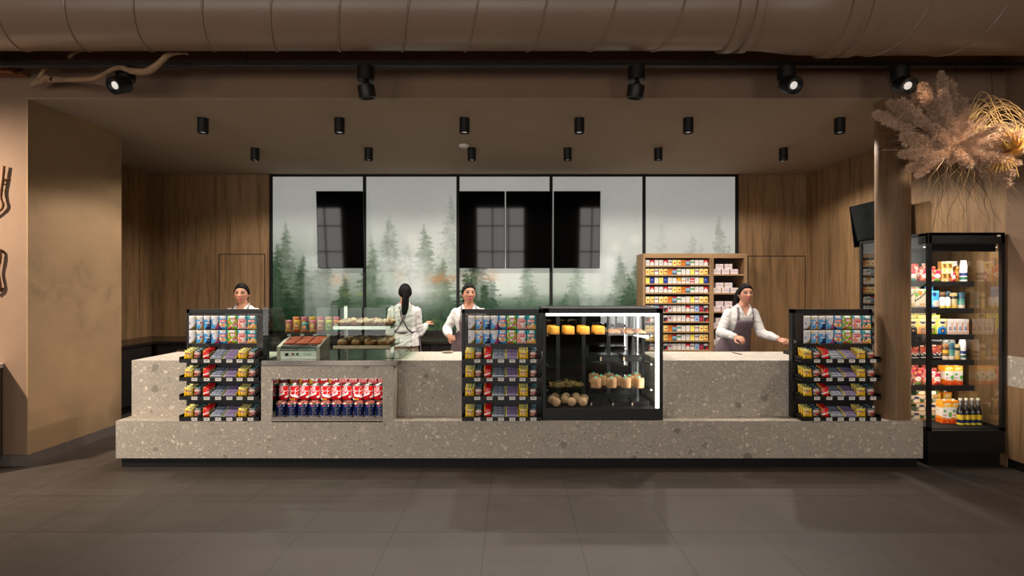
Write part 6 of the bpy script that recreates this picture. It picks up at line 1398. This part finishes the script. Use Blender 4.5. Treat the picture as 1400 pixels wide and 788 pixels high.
    so = remesh(sh_, .007, 'shirt', M_SHIRT, root, 3, keep); wrinkle(so, .0055, int(loc[0] * 10))
    for s in (-1, 1):
        mb = MB(); q = [LN((s * .052, .06, 1.43)), LN((s * .066, .01, 1.425)), LN((s * .050, -.048, 1.385)), LN((s * .012, -.088, 1.31))]; e = [LN((s * .058, .075, 1.39)), LN((s * .090, .012, 1.385)), LN((s * .088, -.072, 1.345)), LN((s * .034, -.118, 1.285))]
        vs = q + e + [v + Vector((0, 0, -.006)) for v in q + e]; fs = []
        for i in range(3): fs += [(i, i + 1, i + 5, i + 4), (8 + i, 12 + i, 13 + i, 9 + i), (i, 8 + i, 9 + i, i + 1), (4 + i, 5 + i, 13 + i, 12 + i)]
        fs += [(0, 4, 12, 8), (3, 11, 15, 7)]; mb.add(vs, fs); mb.build('collar', M_SHIRT, None); ob = bpy.data.objects[-1] if False else None
        ob = [x for x in bpy.data.objects if x.name.startswith('collar') and x.parent is None][-1]; ob.parent = root; ob.data.polygons.foreach_set('use_smooth', [True] * len(ob.data.polygons))
    mb = MB()
    tr = [(0, .005, z, rx, ry, 2.2) for (z, rx, ry) in ((.78, .172, .125), (.86, .178, .132), (.93, .168, .124))]; mb.loft(tr, 24)
    for s in (-1, 1): limb(mb, [(s * .085, .01, .82), (s * .09, .0, .48), (s * .088, .02, .14)], [.10, .074, .058])
    remesh(mb, .012, 'trousers', M_TROU, root, 2)
    for s in (-1, 1): mb = MB(); mb.loft([(s * .088, -.03, .0, .042, .115), (s * .088, -.03, .03, .046, .12), (s * .088, -.015, .06, .042, .095), (s * .088, .03, .09, .040, .05)], 18); ob = mb.build('shoe', M_SHOE, None, smooth=True); ob.parent = root
    if apron:
        def asec(u, v):
            z = 1.235 - v * .80; zz = max(z, .86); rx, ry, q4 = tor(min(zz, 1.27), 1), tor(min(zz, 1.27), 2), tor(min(zz, 1.27), 3)
            half = .62 if z > 1.12 else float(np.interp(z, [.80, .95, 1.05, 1.12], [1.75, 1.75, 1.5, .62])); a = (u - .5) * 2 * half
            off = .032 + max(0, .86 - z) * .12 + .004 * math.sin(a * 7) * max(0, min(1, (1.0 - z) * 4)); k = max(0, z - .9)
            return ((rx + off) * math.sin(a) + lean * k, q4 - (ry + off) * math.cos(a) - fwd * k, z)
        mb = MB(); mb.grid(asec, 32, 36, flip=False); ob = mb.build('apron', M_APRON, None, smooth=True); ob.parent = root; so = ob.modifiers.new('t', 'SOLIDIFY'); so.thickness = .005
        for s in (-1, 1):
            mb = MB(); top = Vector(asec(.5 + s * .42, .0)); pts = [top, LN((s * .088, -.095, 1.30)), LN((s * .088, -.05, 1.372)), LN((s * .078, .02, 1.40)), LN((s * .05, .085, 1.36)), LN((s * .02, .115, 1.25)), LN((-s * .06, .125, 1.10)), LN((-s * .12, .09, 1.04))]
            mb.tube(pts, .013, 10, flat=[.3] * len(pts)); ob = mb.build('apron_strap', M_APRON, None, smooth=True); ob.parent = root
        mb = MB(); mb.loft([(lean * .14, -.002 - fwd * .14, 1.035, .160, .124), (lean * .16, -.002 - fwd * .16, 1.065, .160, .124)], 28); ob = mb.build('apron_tie', M_APRON, None, smooth=True); ob.parent = root
    return root
# cashier at the open counter, arms out
person('woman cashier in white shirt and mauve apron by the cigarette cabinet, both hands raised', (PX(1003, 6.1), 6.15, 0), .12, .22, .12, (.0, 0, -.14),
       (P(985, 455, 6.02), P(1006, 461, 5.78)), (P(1041, 456, 6.0), P(1064, 464, 5.80)), (.75, .8), tail=-.06, hand_n=((0, 1, -.3), (0, 1, -.3)))
# cashier behind the middle snack rack
person('woman in white shirt and mauve apron behind the rack by the pastry case', (PX(641, 6.15), 6.15, 0), .05, .0, .05, (0, 0, .26),
       (P(611, 451, 6.1), P(614, 459, 5.86)), None, (.8, .6), hand_n=((1, 0, -.3), (0, 0, -1)))
# colleague at the rear counter, back turned
person('woman with a long black ponytail turned away towards the forest panels', (PX(553, 6.62), 6.62, 0), PI, .0, .05, (0, 0, .25),
       (P(573, 456, 6.66), P(583, 444, 6.86)), (P(533, 456, 6.66), P(536, 462, 6.9)), (.5, .5), pony=.36, hand_n=((0, 0, -1), (0, 0, -1)))
# cashier behind the first snack rack
person('woman in white shirt behind the rack by the drinks pod, hair tied back', (PX(333, 6.15), 6.15, 0), 0, .0, .05, (.06, 0, .22), None, None, pony=.2)
# ---------------------------------------------------------------- light and camera
w = bpy.data.worlds.new('daylight'); SC.world = w; w.use_nodes = True
w.node_tree.nodes['Background'].inputs[0].default_value = (.85, .92, 1.0, 1); w.node_tree.nodes['Background'].inputs[1].default_value = WORLD
for i, (a, c) in enumerate(WIN):
    l = bpy.data.lights.new('window_daylight', 'AREA'); l.shape = 'RECTANGLE'; l.size = c - a; l.size_y = WZ1 - WZ0; l.energy = WIN_POWER * (c - a); l.color = (1, .93, .86)
    o = bpy.data.objects.new('window_daylight', l); COL.objects.link(o); o.location = ((a + c) / 2, YR - .13, (WZ0 + WZ1) / 2); o.rotation_euler = (math.radians(90), 0, 0)
# added fill globes, unseen behind the camera, to brighten the duct and beam
for i, (x, y) in enumerate(((-8, 0), (-3, 0), (3.7, 0), (-8, -3), (-3.4, -3), (3.7, -3))):
    tt = thing('fill_lamp', 'added unseen fill globe over the shop floor behind the viewer', 'lamp', (x, y, 3.0), 'added fill globes over the shop floor')
    mb = MB(); mb.lathe([(.05, .19), (.05, .22), (.03, .24)], x, y, 3.0, 24); mb.build('ceiling_cap', M_BLACK, tt, smooth=True, auto=50)
    mb = MB(); mb.cyl((x, y, 3.2), (x, y, ZC), .004, 8); mb.build('cord', M_BLACKM, tt)
    mb = MB(); mb.sphere((x, y, 3.05), .16, 24, 16); mb.build('fill_globe', flat('fill_globe', (255, 222, 188), .3, emit=GLOBE_FILL), tt, smooth=True)
cam = bpy.data.cameras.new('camera'); co_ = bpy.data.objects.new('camera', cam); COL.objects.link(co_)
co_.location = (0, 0, CAMZ); co_.rotation_euler = (math.radians(90), 0, 0); cam.sensor_width = 36; cam.sensor_fit = 'HORIZONTAL'; cam.lens = FPX / 1400 * 36; cam.clip_start = .05
SC.camera = co_
SC.view_settings.view_transform = 'Standard'; SC.view_settings.look = 'None'; SC.view_settings.gamma = 1; SC.view_settings.use_curve_mapping = False; SC.view_settings.exposure = EXPO
SC.cycles.use_denoising = True; SC.cycles.max_bounces = 8; SC.cycles.transparent_max_bounces = 16; SC.cycles.sample_clamp_indirect = 4; SC.cycles.caustics_reflective = False; SC.cycles.caustics_refractive = False
